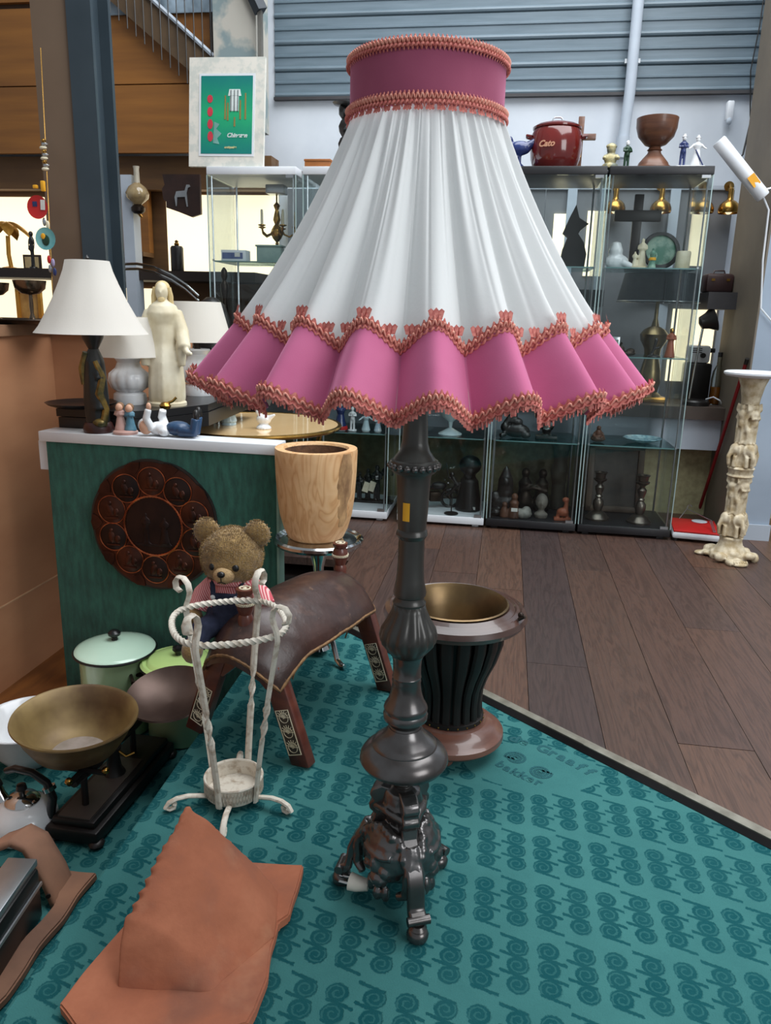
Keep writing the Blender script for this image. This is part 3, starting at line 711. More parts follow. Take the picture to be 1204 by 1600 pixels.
# middle shelf
pfm = thing('silver_photo_frame', 'tiny silver photo frame with a portrait on the middle shelf', 'photo frame', inC('R', .24, .18, 2), RZ)
part('frame', MB().bbox((0, 0, .042), (.034, .006, .084), .002), M_ALU, pfm); part('picture', MB().box((0, -.0035, .046), (.022, .001, .052)), pm('old_photo', (90, 100, 96), (170, 176, 168), 60, .5), pfm, 0)
ih = group_of(M_BRONZE, 'reclining_ornament', 'grey pewter reclining ornament beside the photo frame', 'ornament', inC('R', .36, .22, 2), 0, lambda m: (m.ell((0, 0, .012), (.045, .02, .012), 12, 6), m.ell((-.02, 0, .03), (.014, .012, .016), 10, 6), m.ell((.02, 0, .024), (.02, .014, .012), 10, 6), m.tube([(-.02, 0, .03), (-.028, 0, .05), (-.02, 0, .06)], [.008, .006, .007], 7)), .003)
tr = group_of(M_BLACKFIG, 'branch_ornament', 'black branching ornament in front of the red-brown bottle figure', 'ornament', inC('R', .64, .15, 2), 0, lambda m: (m.lathe([(.03, 0), (.028, .006), (.01, .012)], 14), m.tube([(-.012, 0, .008), (-.004, 0, .03), (.004, 0, .07)], [.007, .006, .008], 7), m.tube([(-.003, 0, .035), (.02, 0, .045)], .005, 6), m.ell((.004, 0, .075), (.009, .008, .011), 8, 6)), .0026)
bf = statuette('bottle_figure', 'red-brown robed figure with gilt head on the middle shelf', 'figurine', inC('R', .80, .16, 2), .125, M_TERRA, .36, True, 'front')
part('gilt_head', MB().ell((0, -.001, .117), (.0095, .0105, .012), 10, 8), M_BRASS, bf)
# lower shelf
st = group_of(M_BROWNFIG, 'seated_buddha', 'little brown seated figure on the lower shelf of the right cabinet', 'figurine', inC('R', .16, .28, 1), 0, lambda m: (m.ell((0, 0, .016), (.036, .026, .016), 12, 6), m.ell((0, 0, .04), (.018, .015, .022), 10, 6), m.ell((0, -.002, .066), (.011, .011, .012), 10, 6), m.tube([(.016, 0, .045), (.024, -.01, .03), (.01, -.022, .022)], .006, 6), m.tube([(-.016, 0, .045), (-.024, -.01, .03), (-.01, -.022, .022)], .006, 6)), .003)
gd = thing('glass_dish', 'pale blue pressed glass dish on the lower cabinet shelf', 'dish', inC('R', .66, .42, 1), RZ)
part('bowl', MB().lathe([(.03, 0), (.035, .003), (.07, .012), (.088, .022), (.085, .024), (.065, .014), (.03, .006), (0, .006)], 28, wave=lambda r, z, a: r * (1 + .04 * math.cos(12 * a))), pm('pressed_glass', (176, 206, 214), (120, 160, 176), 40, .15, coat=.5, lo=.4, hi=.6), gd)
part('foot_ring', MB().lathe([(.028, 0), (.03, .004), (.026, .004)], 20), CACHE['pressed_glass'], gd)
# bottom: candlesticks and a leaning picture frame
def candlestick(loc, label):
    t = thing('pewter_candlestick', label, 'candlestick', loc, RZ, 'candlesticks in the right cabinet')
    part('foot', MB().lathe([(.058, 0), (.058, .008), (.045, .020), (.040, .028), (.020, .040)], 24), CACHE.get('pewter') or pm('pewter', (120, 110, 100), (84, 76, 70), 12, .3, metal=.85), t)
    part('stem', MB().lathe([(.014, .038), (.02, .048), (.026, .07), (.024, .09), (.012, .105), (.018, .112), (.012, .12), (.020, .145), (.022, .158), (.011, .172), (.014, .18)], 18), CACHE['pewter'], t)
    part('socket', MB().lathe([(.012, .178), (.030, .192), (.032, .198), (.022, .200), (.026, .222), (.032, .230), (.018, .230), (.016, .21)], 20), CACHE['pewter'], t)
candlestick(inC('R', .24, .36, 0), 'pewter candlestick on the left, on the floor of the right cabinet')
candlestick(inC('R', .70, .30, 0), 'pewter candlestick on the right, on the floor of the right cabinet')
pf = thing('picture_frame', 'dark framed picture leaning at the back of the right cabinet', 'picture', inC('R', .46, .78, 0), RZ)
pf.rotation_euler = (math.radians(-8), 0, RZ)
for nm, x, z, sx_, sz in (('rail', 0, .015, .27, .03), ('rail', 0, .325, .27, .03), ('stile', -.12, .17, .03, .34), ('stile', .12, .17, .03, .34)): part(nm, MB().bbox((x, 0, z), (sx_, .02, sz), .004), pm('frame_brown', (92, 74, 60), (74, 58, 48), 8, .5), pf)
part('picture', MB().box((0, .004, .17), (.22, .004, .30)), pm('dark_picture', (52, 46, 42), (74, 66, 58), 14, .4), pf, 0)
# second black cabinet
bs = thing('angular_sculpture', 'black angular star sculpture in the cabinet beside the shade', 'sculpture', inC('3', .76, .45, 3), RZ)
M8 = Matrix(((1, 0, 0, 0), (0, 0, -1, 0), (0, 1, 0, 0), (0, 0, 0, 1)))
part('head', MB().prism([(-.055, .15), (-.03, .215), (-.005, .27), (.012, .215), (.055, .19), (.02, .16), (.012, .145), (-.03, .13)], -.02, .02, M8), M_BLACKFIG, bs, 0)
part('trunk', MB().prism([(-.06, 0), (.05, 0), (.055, .06), (.04, .11), (.01, .15), (-.03, .14), (-.05, .08)], -.03, .03, M8), M_BLACKFIG, bs, 0)
group_of(M_BLACKFIG, 'buffalo_figure', 'black lying buffalo figure on the lower shelf of the second black cabinet', 'figurine', inC('3', .28, .30, 1), 0, lambda m: (m.ell((0, 0, .035), (.065, .03, .034), 14, 8), m.ell((-.055, -.01, .05), (.022, .02, .024), 10, 6), m.tube([(-.06, -.005, .06), (-.03, 0, .10), (.0, 0, .115)], [.012, .016, .01], 8), m.ell((.045, -.02, .018), (.026, .016, .018), 8, 6), m.tube([(-.05, -.02, .02), (-.075, -.035, .01)], .013, 7), m.ell((.0, 0, .075), (.03, .022, .022), 10, 6)), .0045)
sb = thing('silver_globe', 'polished silver ball on a dark stand on the lower shelf', 'ornament', inC('3', .62, .36, 1), RZ)
part('ball', MB().ell((0, 0, .066), .035, 18, 12), M_CHROME, sb); part('stand', MB().bbox((0, 0, .008), (.10, .07, .016), .003).lathe([(.026, .016), (.016, .026), (.024, .036)], 16), M_BLACKFIG, sb)
def venus(m):
    m.lathe([(.075, 0), (.07, .03), (.062, .12), (.058, .22), (.068, .30), (.078, .34), (.062, .40), (.056, .44), (.07, .52), (.076, .56), (.055, .60), (.03, .62)], 18, wave=lambda r, z, a: r * (1 + .08 * math.sin(3 * a + z * 18)))
    for s in (-1, 1): m.ell((s * .03, -.05, .53), .028, 10, 8)
    m.ell((-.02, -.02, .30), (.06, .06, .08), 10, 8)
vn = group_of(pm('aged_bronze', (78, 72, 60), (56, 50, 44), 9, .5), 'torso_statue', 'tall dark robed torso statue standing in the second black cabinet', 'statue', inC('3', .83, .80, 0), .2, lambda m: shift(m, venus, 0, 0, 0, .58), .008)
group_of(M_BLACKFIG, 'hooded_figure', 'black seated figure with a pointed hood on the cabinet floor', 'figurine', inC('3', .20, .30, 0), 0, lambda m: (m.ell((0, 0, .05), (.065, .045, .05), 14, 8), m.ell((0, 0, .11), (.04, .032, .05), 12, 8), m.lathe([(.038, .13), (.036, .17), (.016, .22), (0, .245)], 14, (0, .006, 0)), m.ell((0, -.022, .165), (.02, .018, .024), 10, 6), m.ell((-.04, -.04, .02), (.028, .03, .02), 8, 6), m.ell((.04, -.04, .02), (.028, .03, .02), 8, 6), m.ell((-.05, -.01, .085), (.022, .02, .03), 8, 6)), .005)
def two(m):
    for s in (-1, 1):
        m.lathe([(.04, 0), (.045, .04), (.03, .10), (.034, .14), (.014, .165)], 14, (s * .042, 0, 0)); m.ell((s * .042, 0, .188), (.022, .022, .026), 10, 8)
        m.tube([(s * .06, 0, .14), (s * .066, -.02, .10), (0, -.03, .12)], .011, 7)
    m.box((0, -.02, .13), (.08, .012, .012))
group_of(M_BRONZE, 'embracing_pair', 'bronze pair of round-headed figures side by side in the cabinet', 'figurine', inC('3', .53, .62, 0), 0, two, .005)
group_of(pm('grey_stone', (128, 122, 112), (92, 88, 82), 20, .7), 'stone_head', 'small grey stone head in front of the bronze pair', 'bust', inC('3', .62, .22, 0), 0, lambda m: (m.lathe([(.03, 0), (.034, .02), (.014, .035), (.016, .05)], 12), m.ell((0, 0, .08), (.03, .034, .04), 12, 8), m.ell((0, -.032, .075), (.006, .008, .012), 6, 5), m.tube([(-.02, -.02, .095), (.02, -.02, .095)], .006, 6)), .0042)
group_of(pm('quartz', (150, 148, 140), (96, 96, 92), 26, .5), 'rock_lump', 'rough pale rock lump on the black cabinet floor', 'rock', inC('3', .42, .15, 0), 0, lambda m: (m.ell((0, 0, .02), (.042, .03, .026), 9, 6), m.ell((.014, .006, .036), (.024, .02, .022), 7, 5), m.ell((-.022, 0, .03), (.018, .02, .018), 7, 5)), .005)
group_of(M_BROWNFIG, 'monkey_group', 'brown carved group with a white price tag before the hooded figure', 'figurine', inC('3', .31, .14, 0), 0, lambda m: (m.lathe([(.03, 0), (.028, .03), (.02, .05), (.024, .075), (.01, .09)], 12), m.ell((0, 0, .102), (.017, .017, .019), 10, 6), m.lathe([(.022, 0), (.02, .03), (.012, .05)], 10, (-.045, 0, 0)), m.ell((-.045, 0, .062), .014, 8, 6)), .004, lambda t: part('price_tag', MB().box((.002, -.031, .045), (.03, .002, .017)), M_STICKER, t, 0))
group_of(M_TERRA, 'clay_animal', 'reddish clay animal figure at the right front of the black cabinet', 'figurine', inC('3', .86, .16, 0), 0, lambda m: (m.ell((0, 0, .04), (.03, .02, .022), 10, 6), m.tube([(-.02, 0, .035), (-.026, 0, 0)], .009, 7), m.tube([(.02, 0, .035), (.026, 0, 0)], .009, 7), m.tube([(.012, 0, .045), (.014, 0, .09)], [.014, .01], 8), m.ell((.01, 0, .10), (.018, .013, .014), 8, 6), m.box((0, 0, .006), (.08, .04, .012))), .004)
# white cabinet behind the post
group_of(M_BLACKFIG, 'afro_bust', 'tall black female bust with a large round hairdo', 'bust', inC('2', .80, .42, 0), 0, lambda m: (m.lathe([(.064, 0), (.066, .008), (.056, .08), (.044, .15), (.03, .165), (.026, .19)], 22), m.ell((0, 0, .225), (.056, .05, .05), 16, 10), m.ell((0, -.03, .195), (.026, .024, .034), 12, 8)), .0055, lambda t: part('price_tag', MB().box((.03, -.0565, .02), (.016, .002, .014)), M_STICKER, t, 0))
wf = thing('wire_figure', 'thin black wire figure with raised spear on a round base', 'figurine', inC('2', .62, .12, 0), RZ)
part('base', MB().lathe([(.034, 0), (.034, .005), (.02, .009), (.004, .012)], 20), M_BLACKFIG, wf)
part('stem', MB().tube([(0, 0, .01), (0, 0, .10), (.012, 0, .15)], .0032, 7), M_BLACKFIG, wf)
link('dancer', remeshed(MB().tube([(-.035, 0, .085), (0, 0, .115), (.022, 0, .15)], [.006, .009, .009], 8).ell((-.004, 0, .195), (.011, .01, .013), 8, 6).tube([(.02, 0, .15), (.006, 0, .172), (-.004, 0, .19)], [.009, .01, .006], 8).tube([(.006, 0, .17), (-.02, 0, .18)], .005, 6).tube([(.03, 0, .12), (.035, 0, .16)], .006, 6), 'dancer', M_BLACKFIG, .0028, 1), wf)
part('spear', MB().tube([(-.02, 0, .18), (-.034, 0, .25)], .0022, 6), M_BLACKFIG, wf)
mc = thing('vehicle_model', 'dark metal two-wheeled vehicle model behind the lamp post', 'model', inC('2', .40, .42, 0), RZ + .3)
for x in (-.08, .08): part('wheel', MB().tube([(x + .045 * math.cos(a * PI / 8), 0, .047 + .045 * math.sin(a * PI / 8)) for a in range(16)], .008, 8, True).tube([(x - .044, 0, .047), (x + .044, 0, .047)], .003, 5).tube([(x, 0, .003), (x, 0, .09)], .003, 5), M_BLACKFIG, mc)
part('frame', MB().tube([(-.08, 0, .047), (-.03, 0, .10), (.04, 0, .10), (.08, 0, .047)], .009, 7), M_BRONZE, mc)
part('engine', MB().bbox((0, 0, .058), (.06, .045, .05), .008), M_BRONZE, mc); part('tank', MB().ell((.02, 0, .112), (.04, .022, .02), 12, 8), M_BLACKFIG, mc)
part('seat', MB().ell((-.045, 0, .105), (.035, .02, .01), 10, 6), M_BLACKFIG, mc); part('handlebar', MB().tube([(.055, -.045, .135), (.06, 0, .125), (.055, .045, .135)], .004, 6), M_CHROME, mc)
dish = thing('footed_glass', 'pale footed glass compote on the shelf behind the lamp post', 'glassware', inC('2', .55, .36, 1), RZ)
part('foot', MB().lathe([(.058, 0), (.056, .004), (.03, .018), (.01, .03)], 24), pm('frosted_glass', (190, 206, 210), (170, 190, 196), 8, .3), dish)
part('bowl', MB().lathe([(.008, .03), (.012, .06), (.045, .085), (.06, .12), (.055, .12), (.04, .09), (0, .07)], 24), CACHE['frosted_glass'], dish)
# white cabinet behind the bucket
def band(m):
    for i, (x, h) in enumerate(((-.07, .15), (-.03, .165), (.02, .19), (.07, .215))):
        shift(m, lambda q: body(q, h, .3, False, 'front'), x, (i % 2) * .02, .006)
    m.box((0, .01, .006), (.21, .06, .012))
mg = group_of(M_BLACKFIG, 'musician_group', 'black group of four standing musicians on the white cabinet floor', 'figurine', inC('1', .76, .48, 0), 0, band, .0045, lambda t: [part('instrument', MB().box((x, -.03, z), (.03, .012, .05), ry(.3)), M_CREAM, t) for x, z in ((-.03, .085), (.0, .09))])
part('shirt', MB().box((.022, -.014, .135), (.012, .008, .02)), M_PORC, mg, 0)
for i, (fu, h, cols, lab, robe, arms) in enumerate(((.30, .125, (M_PORC, M_PORCBLUE, M_PORC, M_PORC), 'lady figurine in a blue dress with red hem under the shade', True, 'up'), (.44, .105, (M_PORC, M_PORC, M_PORC, M_PORC), 'white porcelain shepherd figurine with a hat', False, 'front'), (.60, .085, (M_PORC, pm('pale_blue', (170, 196, 206), (200, 214, 220), 30, .3), M_PORC, M_PORC), 'pale blue porcelain figurine right of the white shepherd', True, 'out'), (.74, .075, (M_PORC, pm('blue_white', (160, 186, 206), (220, 226, 230), 40, .25), M_PORC, M_PORC), 'smallest blue and white figurine at the shelf end', True, 'front'))):
    q = fig_col('porcelain_figurine', lab, inC('1', fu + .10, .22, 1), .1 * i, h, robe, arms, cols, w=.5 if robe else .4)
    if i == 0: part('hem', MB().lathe([(.034, .004), (.036, .010), (.033, .022)], 16), M_RED, q)
# left white cabinet
bxs = thing('boxed_item', 'small blue and white carton on the shelf of the poster cabinet', 'box', inC('0', .22, .30, 3), RZ)
part('carton', MB().bbox((0, 0, .026), (.12, .07, .052), .001), M_WPAINT, bxs, 30); part('blue_print', MB().box((-.004, -.0355, .026), (.10, .001, .028)), pm('print_blue', (70, 84, 130), (96, 108, 150), 40, .5), bxs, 0); part('white_patch', MB().box((.02, -.0363, .03), (.026, .001, .018)), M_STICKER, bxs, 0)
gbk = thing('glass_block', 'pale green glass block beside the blue carton', 'ornament', inC('0', .60, .40, 3), RZ)
part('block', MB().bbox((0, 0, .036), (.12, .06, .072), .004), pm('block_glass', (150, 172, 166), (128, 152, 148), 12, .2), gbk); part('top_slab', MB().bbox((0, 0, .076), (.13, .07, .008), .002), CACHE['block_glass'], gbk)
ch = thing('brass_chandelier', 'brass chandelier with candle arms hung inside the poster cabinet', 'chandelier', R(CU['0'] + .27, CV + .20, 1.30), RZ)
part('hook_box', MB().bbox((0, 0, .255), (.09, .07, .04), .004), M_ALU, ch)
part('stem', MB().lathe([(.004, .24), (.004, .20), (.016, .185), (.008, .165), (.014, .14), (.018, .12), (.010, .10), (.026, .075), (.030, .055), (.02, .035), (.006, .02), (.009, .01), (0, 0)], 16), M_BRASS, ch)
for k in range(5):
    a = 2 * PI * k / 5 + .3; c_, s_ = math.cos(a), math.sin(a)
    am = part('arm', MB().tube([(r * c_, r * s_, z) for r, z in ((.015, .09), (.035, .055), (.06, .045), (.082, .06), (.088, .085))], .0045, 7), M_BRASS, ch)
    part('drip_pan', MB().lathe([(.006, .083), (.018, .088), (.018, .091), (.006, .094)], 14, (.088 * c_, .088 * s_, 0)), M_BRASS, am)
    part('candle', MB().lathe([(.006, .09), (.006, .155), (.002, .16)], 10, (.088 * c_, .088 * s_, 0)), M_CREAM, am)
spn = thing('turned_finial', 'dark turned finial standing at the left front of the poster cabinet', 'ornament', inC('0', .14, .10, 2), RZ)
part('shaft', MB().lathe([(.02, 0), (.022, .02), (.012, .05), (.02, .09), (.016, .15), (.01, .20), (.018, .24), (.02, .27), (.008, .29), (.016, .31), (.014, .335), (.004, .35)], 16), M_BRONZE, spn)
part('foot', MB().lathe([(.032, 0), (.032, .008), (.02, .014)], 18), M_BRONZE, spn)
# ================================================================== right side and back counter
# carved ivory plant column
cc = thing('carved_column', 'carved ivory plant stand with elephants and a round white top', 'plant stand', R(1.0, 3.36, .012), RZ + .15)
part('top_disc', MB().lathe([(.06, .772), (.108, .778), (.116, .786), (.116, .793), (.108, .797), (.0, .797)], 36), M_WPAINT, cc, label='round white top')
part('capital', MB().lathe([(.034, .665), (.036, .69), (.046, .74), (.058, .772)], 24, wave=lambda r, z, a: r * (1 + .03 * math.sin(10 * a))), M_IVORY, cc)
def dancers(z0, h):
    m = MB(); m.lathe([(.026, z0), (.024, z0 + h)], 14)
    for k in range(4):
        a = k * PI / 2 + .4; q = MB(); body(q, h, .30, False, 'up' if k % 2 else 'front')
        m.add(q.v, q.f, rz(a) @ Matrix.Translation((0, -.034, z0)))
        m.tube([(.034 * math.cos(a + .75 + .25 * math.sin(j)), .034 * math.sin(a + .75 + .25 * math.sin(j)), z0 + h * j / 8) for j in range(9)], .009, 7)
    return m
def elephants(z0, h):
    m = MB(); m.lathe([(.036, z0), (.038, z0 + h)], 14)
    for k in range(4):
        a = k * PI / 2 + .2
        T = rz(a) @ Matrix.Translation((0, -.042, z0)); q = MB()
        q.ell((0, 0, h * .78), (.022, .020, h * .26), 10, 8); q.tube([(0, -.012, h * .75), (0, -.026, h * .45), (0, -.022, h * .08)], [.011, .009, .006], 7)
        for s in (-1, 1):
            q.ell((s * .021, .004, h * .74), (.011, .006, h * .24), 8, 6); q.tube([(s * .014, -.004, h * .5), (s * .014, -.006, 0)], [.009, .010], 7)
        m.add(q.v, q.f, T)
    return m
def rock(m):
    m.lathe([(.075, 0), (.07, .03), (.052, .06), (.045, .085), (.05, .10)], 16)
    r_ = random.Random(5)
    for k in range(34):
        a = r_.uniform(0, 2 * PI); r = r_.uniform(.045, .105); m.ell((r * math.cos(a), r * math.sin(a), r_.uniform(.01, .07 - r * .45)), (r_.uniform(.014, .03), r_.uniform(.012, .024), r_.uniform(.010, .022)), 7, 5)
    for k in range(3): a = k * 2.1 + .5; m.ell((.11 * math.cos(a), .11 * math.sin(a), .008), (.035, .025, .010), 8, 5)
    return m
link('upper_dancers', remeshed(dancers(.50, .165), 'upper_dancers', M_IVORY, .0042, 2), cc)
link('upper_elephants', remeshed(elephants(.405, .095), 'upper_elephants', M_IVORY, .004, 2), cc)
part('middle_ring', MB().lathe([(.046, .36), (.052, .366), (.046, .374), (.048, .392), (.053, .398), (.046, .405)], 28, wave=lambda r, z, a: r * (1 + .04 * math.sin(12 * a))), M_IVORY, cc)
link('lower_dancers', remeshed(dancers(.20, .165), 'lower_dancers', M_IVORY, .0042, 2), cc)
link('lower_elephants', remeshed(elephants(.105, .10), 'lower_elephants', M_IVORY, .004, 2), cc)
link('rock_foot', remeshed(rock(MB()), 'rock_foot', M_IVORY, .0048, 1), cc)
for k in range(6): part('toe', MB().ell((-.026 + k * .0105, -.112, .012), (.0055, .012, .012), 8, 6), M_IVORY, cc)
# bathroom scale
bs2 = thing('bathroom_scale', 'red topped bathroom scale on the oak floor by the pillar', 'bathroom scale', R(.93, 3.70, .012), RZ - .12)
part('body', MB().bbox((0, 0, .028), (.215, .26, .032), .012), M_WPAINT, bs2); part('mat', MB().bbox((0, 0, .047), (.205, .25, .008), .003), M_RED, bs2)
part('dial', MB().lathe([(.034, .051), (.036, .053), (.03, .0545), (0, .055)], 26, (.03, .085, 0)), pm('dial_face', (206, 214, 220), (188, 198, 206), 40, .2), bs2)
for x, y in ((-.09, -.11), (.09, -.11), (-.09, .11), (.09, .11)): part('foot', MB().lathe([(.012, 0), (.012, .014)], 12, (x, y, 0)), M_BLACKFIG, bs2)
hw = thing('wire_hanger', 'thin grey wire hanger lying on the red bathroom scale', 'hanger', R(.95, 3.70, .064), RZ)
part('wire', MB().tube([(-.07, .10, .004), (-.035, .12, .05), (.045, -.03, .035), (.045, -.12, .0035), (.038, -.115, .0035), (.04, -.03, .03)], .0022, 6), M_ALU, hw)
part('hook', MB().tube([(-.035, .12, .05), (-.03, .125, .066), (-.02, .12, .07), (-.014, .115, .062)], .0022, 6), M_ALU, hw)
# red stick against the pillar
rs = thing('red_stick', 'long red stick leaning against the pillar behind the ivory column', 'stick', (0, 0, 0))
p0, p1 = R(1.055, 4.16, .014), R(1.066, 3.73, .82)
part('shaft', MB().tube([p0, p1], .0085, 8), pm('dark_red_paint', (150, 26, 32), (128, 20, 26), 8, .4), rs)
part('tip', MB().tube([p1, p1 + (p1 - p0) * .03], .0095, 8), M_BLACKFIG, rs)
# white tube lamp fixed beside the pillar
tl = thing('tube_lamp', 'white tube lamp with a yellow label slanting beside the pillar', 'lamp', (0, 0, 0))
q0, q1 = R(.816, 3.66, 1.732), R(1.023, 3.66, 1.513); ax = (q1 - q0).normalized()
part('tube', MB().tube([q0, q0 + ax * .006, q1 - ax * .006, q1], [.026, .029, .029, .026], 16), M_WPAINT, tl)
lb = q0.lerp(q1, .72) + Vector((0, -.0293, .0))
part('label', MB().box(lb, (.034, .001, .05), ry(math.atan2(ax.x, ax.z) + PI)), M_YELLOW, tl, 0)
part('cable', MB().tube([q1, q1 + Vector((.03, 0, -.05)), q1 + Vector((.04, .01, -.25)), q1 + Vector((.06, .01, -.45)), q1 + Vector((.16, .0, -.55))], .004, 6), M_WPAINT, tl)
part('holder', MB().tube([q0.lerp(q1, .9), R(1.09, 3.69, 1.56)], .006, 6), M_ALU, tl)
# cables, box and downpipe on the back wall
dp = thing('downpipe', 'pale grey downpipe running down the blue cladding', 'pipe', R(.515, 4.40, 0), RZ)
part('pipe', MB().tube([(.012, 0, 3.3), (.012, 0, 2.1), (.0, 0, 1.86)], .027, 14), M_LIGHTGREY, dp); part('collar', MB().tube([(.0, 0, 1.90), (.0, 0, 1.80)], .033, 14), M_LIGHTGREY, dp)
for z in (2.9, 2.25): part('bracket', MB().box((.012, .02, z), (.075, .03, .02)), M_ALU, dp)
wbx2 = thing('wall_sensor', 'small white sensor box high on the white wall', 'sensor', R(1.02, 4.44, 2.0), RZ)
part('housing', MB().bbox((0, -.02, .02), (.034, .04, .09), .008), M_WPAINT, wbx2); part('lens', MB().ell((0, -.036, -.03), (.014, .012, .018), 10, 8), M_LIGHTGREY, wbx2)
cb = thing('wall_cable', 'thin dark cables hanging down the cladding by the pillar', 'cable', R(1.14, 4.42, 0), RZ)
part('cable', MB().tube([(.03, 0, 3.2), (.01, 0, 2.6), (.0, 0, 2.1), (-.03, 0, 1.82), (-.045, 0, 1.80)], .005, 6), M_BLACKFIG, cb)
part('cable', MB().tube([(-.02, 0, 3.2), (-.03, 0, 2.4), (-.045, 0, 2.2), (-.02, 0, 2.0), (.03, 0, 1.78)], .003, 6), M_BLACKFIG, cb); part('plug', MB().bbox((-.05, 0, 1.79), (.03, .03, .035), .005), M_ALU, cb)
# brass spotlights on the rail
for u, lab in ((.50, 'brass bell spotlight seen through the left edge of the right cabinet'), (.725, 'brass bell spotlight seen through the middle of the right cabinet'), (.93, 'brass bell spotlight at the right edge of the black cabinet'), (1.055, 'brass bell spotlight nearest the pillar under the tube lamp')):
    s = thing('spotlight', lab, 'spotlight', R(u, 4.33, 1.53), RZ, 'brass spotlights on the rail')
    part('bell', MB().lathe([(.050, 0), (.053, .010), (.052, .024), (.045, .042), (.030, .056), (.017, .063), (.013, .075), (.013, .115), (.006, .122), (.0, .122)], 24, cap0=False), M_BRASS, s)
    part('bulb', MB().ell((0, 0, .02), (.02, .02, .026), 12, 8), pm('bulb', (255, 240, 200), emit=.6), s)
    part('arm', MB().tube([(0, 0, .11), (0, .03, .14), (0, .055, .135)], .006, 6), M_BRASS, s); part('rosette', MB().tube([(0, .052, .135), (0, .058, .135)], .024, 16), M_BRASS, s)
# things on the back counter
bl = thing('table_lamp', 'brass table lamp with a wide dark shade behind the right cabinet', 'lamp', R(.735, 4.18, .5905), RZ)
part('shade', MB().lathe([(.20, .50), (.172, .635), (.169, .635), (.197, .50)], 40, cap0=False, cap1=False), pm('charcoal_fabric', (48, 54, 60), (40, 46, 52), 30, .8), bl)
part('shade_rim', MB().tube([(.20 * math.cos(i * PI / 24), .20 * math.sin(i * PI / 24), .50) for i in range(48)], .003, 6, True), M_ALU, bl)
part('body', MB().lathe([(.07, .03), (.045, .05), (.055, .10), (.05, .16), (.036, .22), (.042, .27), (.065, .31), (.07, .34), (.05, .365), (.02, .38), (.010, .42), (.008, .60)], 26), pm('old_brass', (140, 122, 84), (96, 84, 58), 10, .35, metal=.8), bl)
part('foot', MB().bbox((0, 0, .015), (.16, .16, .03), .006), M_BRASS, bl)
part('spider', MB().tube([(-.172, 0, .615), (.172, 0, .615)], .003, 6), M_ALU, bl)
dl = thing('desk_lamp', 'black and chrome desk lamp on the back counter by the pillar', 'lamp', R(.955, 4.10, .5905), RZ)
part('base', MB().lathe([(.068, 0), (.068, .018), (.06, .026), (0, .026)], 28), M_BLACKFIG, dl)
part('arm', MB().tube([(-.03, 0, .03), (-.02, 0, .2), (-.005, 0, .40)], .006, 8), M_CHROME, dl)
part('head', MB().lathe([(.006, 0), (.03, .008), (.04, .04), (.062, .075), (.058, .075), (.036, .042)], 24, (-.03, -.01, .40), ry(math.radians(70))), M_BLACKFIG, dl)
part('cord', MB().tube([(.05, 0, .03), (.08, -.02, .045), (.11, -.03, .03), (.13, -.01, .004)], .004, 6), M_WPAINT, dl)
sm_ = thing('boxy_appliance', 'white and black boxy appliance standing in the lit niche', 'appliance', R(.99, 4.30, .5905), RZ)
part('case', MB().bbox((0, 0, .10), (.13, .10, .20), .01), M_BLACKFIG, sm_); part('hood', MB().bbox((-.005, 0, .245), (.11, .09, .09), .014), M_WPAINT, sm_)
part('knob', MB().tube([(.055, -.0, .265), (.078, 0, .265)], .012, 12), M_BLACKFIG, sm_); part('lens', MB().tube([(.01, -.045, .24), (.01, -.062, .24)], .013, 14), M_BLACKFIG, sm_)
for z in (.255, .265, .275): part('vent', MB().box((-.02, -.0455, z), (.05, .002, .004)), M_BLACKFIG, sm_, 0)
bt = thing('liquor_bottle', 'clear bottle half filled with amber liquid beside the boxy appliance', 'bottle', R(1.063, 4.16, .5905), RZ)
part('glass', MB().lathe([(.028, 0), (.03, .008), (.03, .13), (.024, .17), (.011, .20), (.011, .24)], 20, cap1=False), glass('bottle_glass', (.9, .93, .9, 1)), bt)
part('liquid', MB().lathe([(.026, .004), (.027, .09), (0, .09)], 20), pm('amber', (200, 120, 24), rough=.1), bt); part('cap', MB().lathe([(.012, .238), (.012, .262), (0, .263)], 14), M_BLACKFIG, bt)
sc = thing('suitcase', 'dark brown leather case on the grey shelf by the pillar', 'case', R(1.012, 4.20, 1.1405), RZ)
part('body', MB().bbox((0, 0, .045), (.13, .13, .09), .016), pm('case_leather', (58, 34, 32), (46, 28, 28), 12, .45, bump=.2), sc); part('handle', MB().tube([(-.03, -.03, .088), (-.025, -.03, .104), (.02, -.03, .104), (.025, -.03, .088)], .004, 6), CACHE['case_leather'], sc)
for x in (-.035, .035): part('clasp', MB().box((x, -.066, .06), (.016, .004, .012)), M_BRASS, sc, 0)
wc = thing('floor_cable', 'white cable bundle on the floor right of the pillar', 'cable', R(1.30, 3.72, .012), RZ)
part('cable', MB().tube([(0, 0, .08), (.02, 0, .05), (.05, -.02, .02), (.12, -.03, .008), (.3, 0, .008)], .008, 8), M_WPAINT, wc); part('plug', MB().bbox((0, 0, .095), (.03, .03, .04), .005), M_WPAINT, wc)
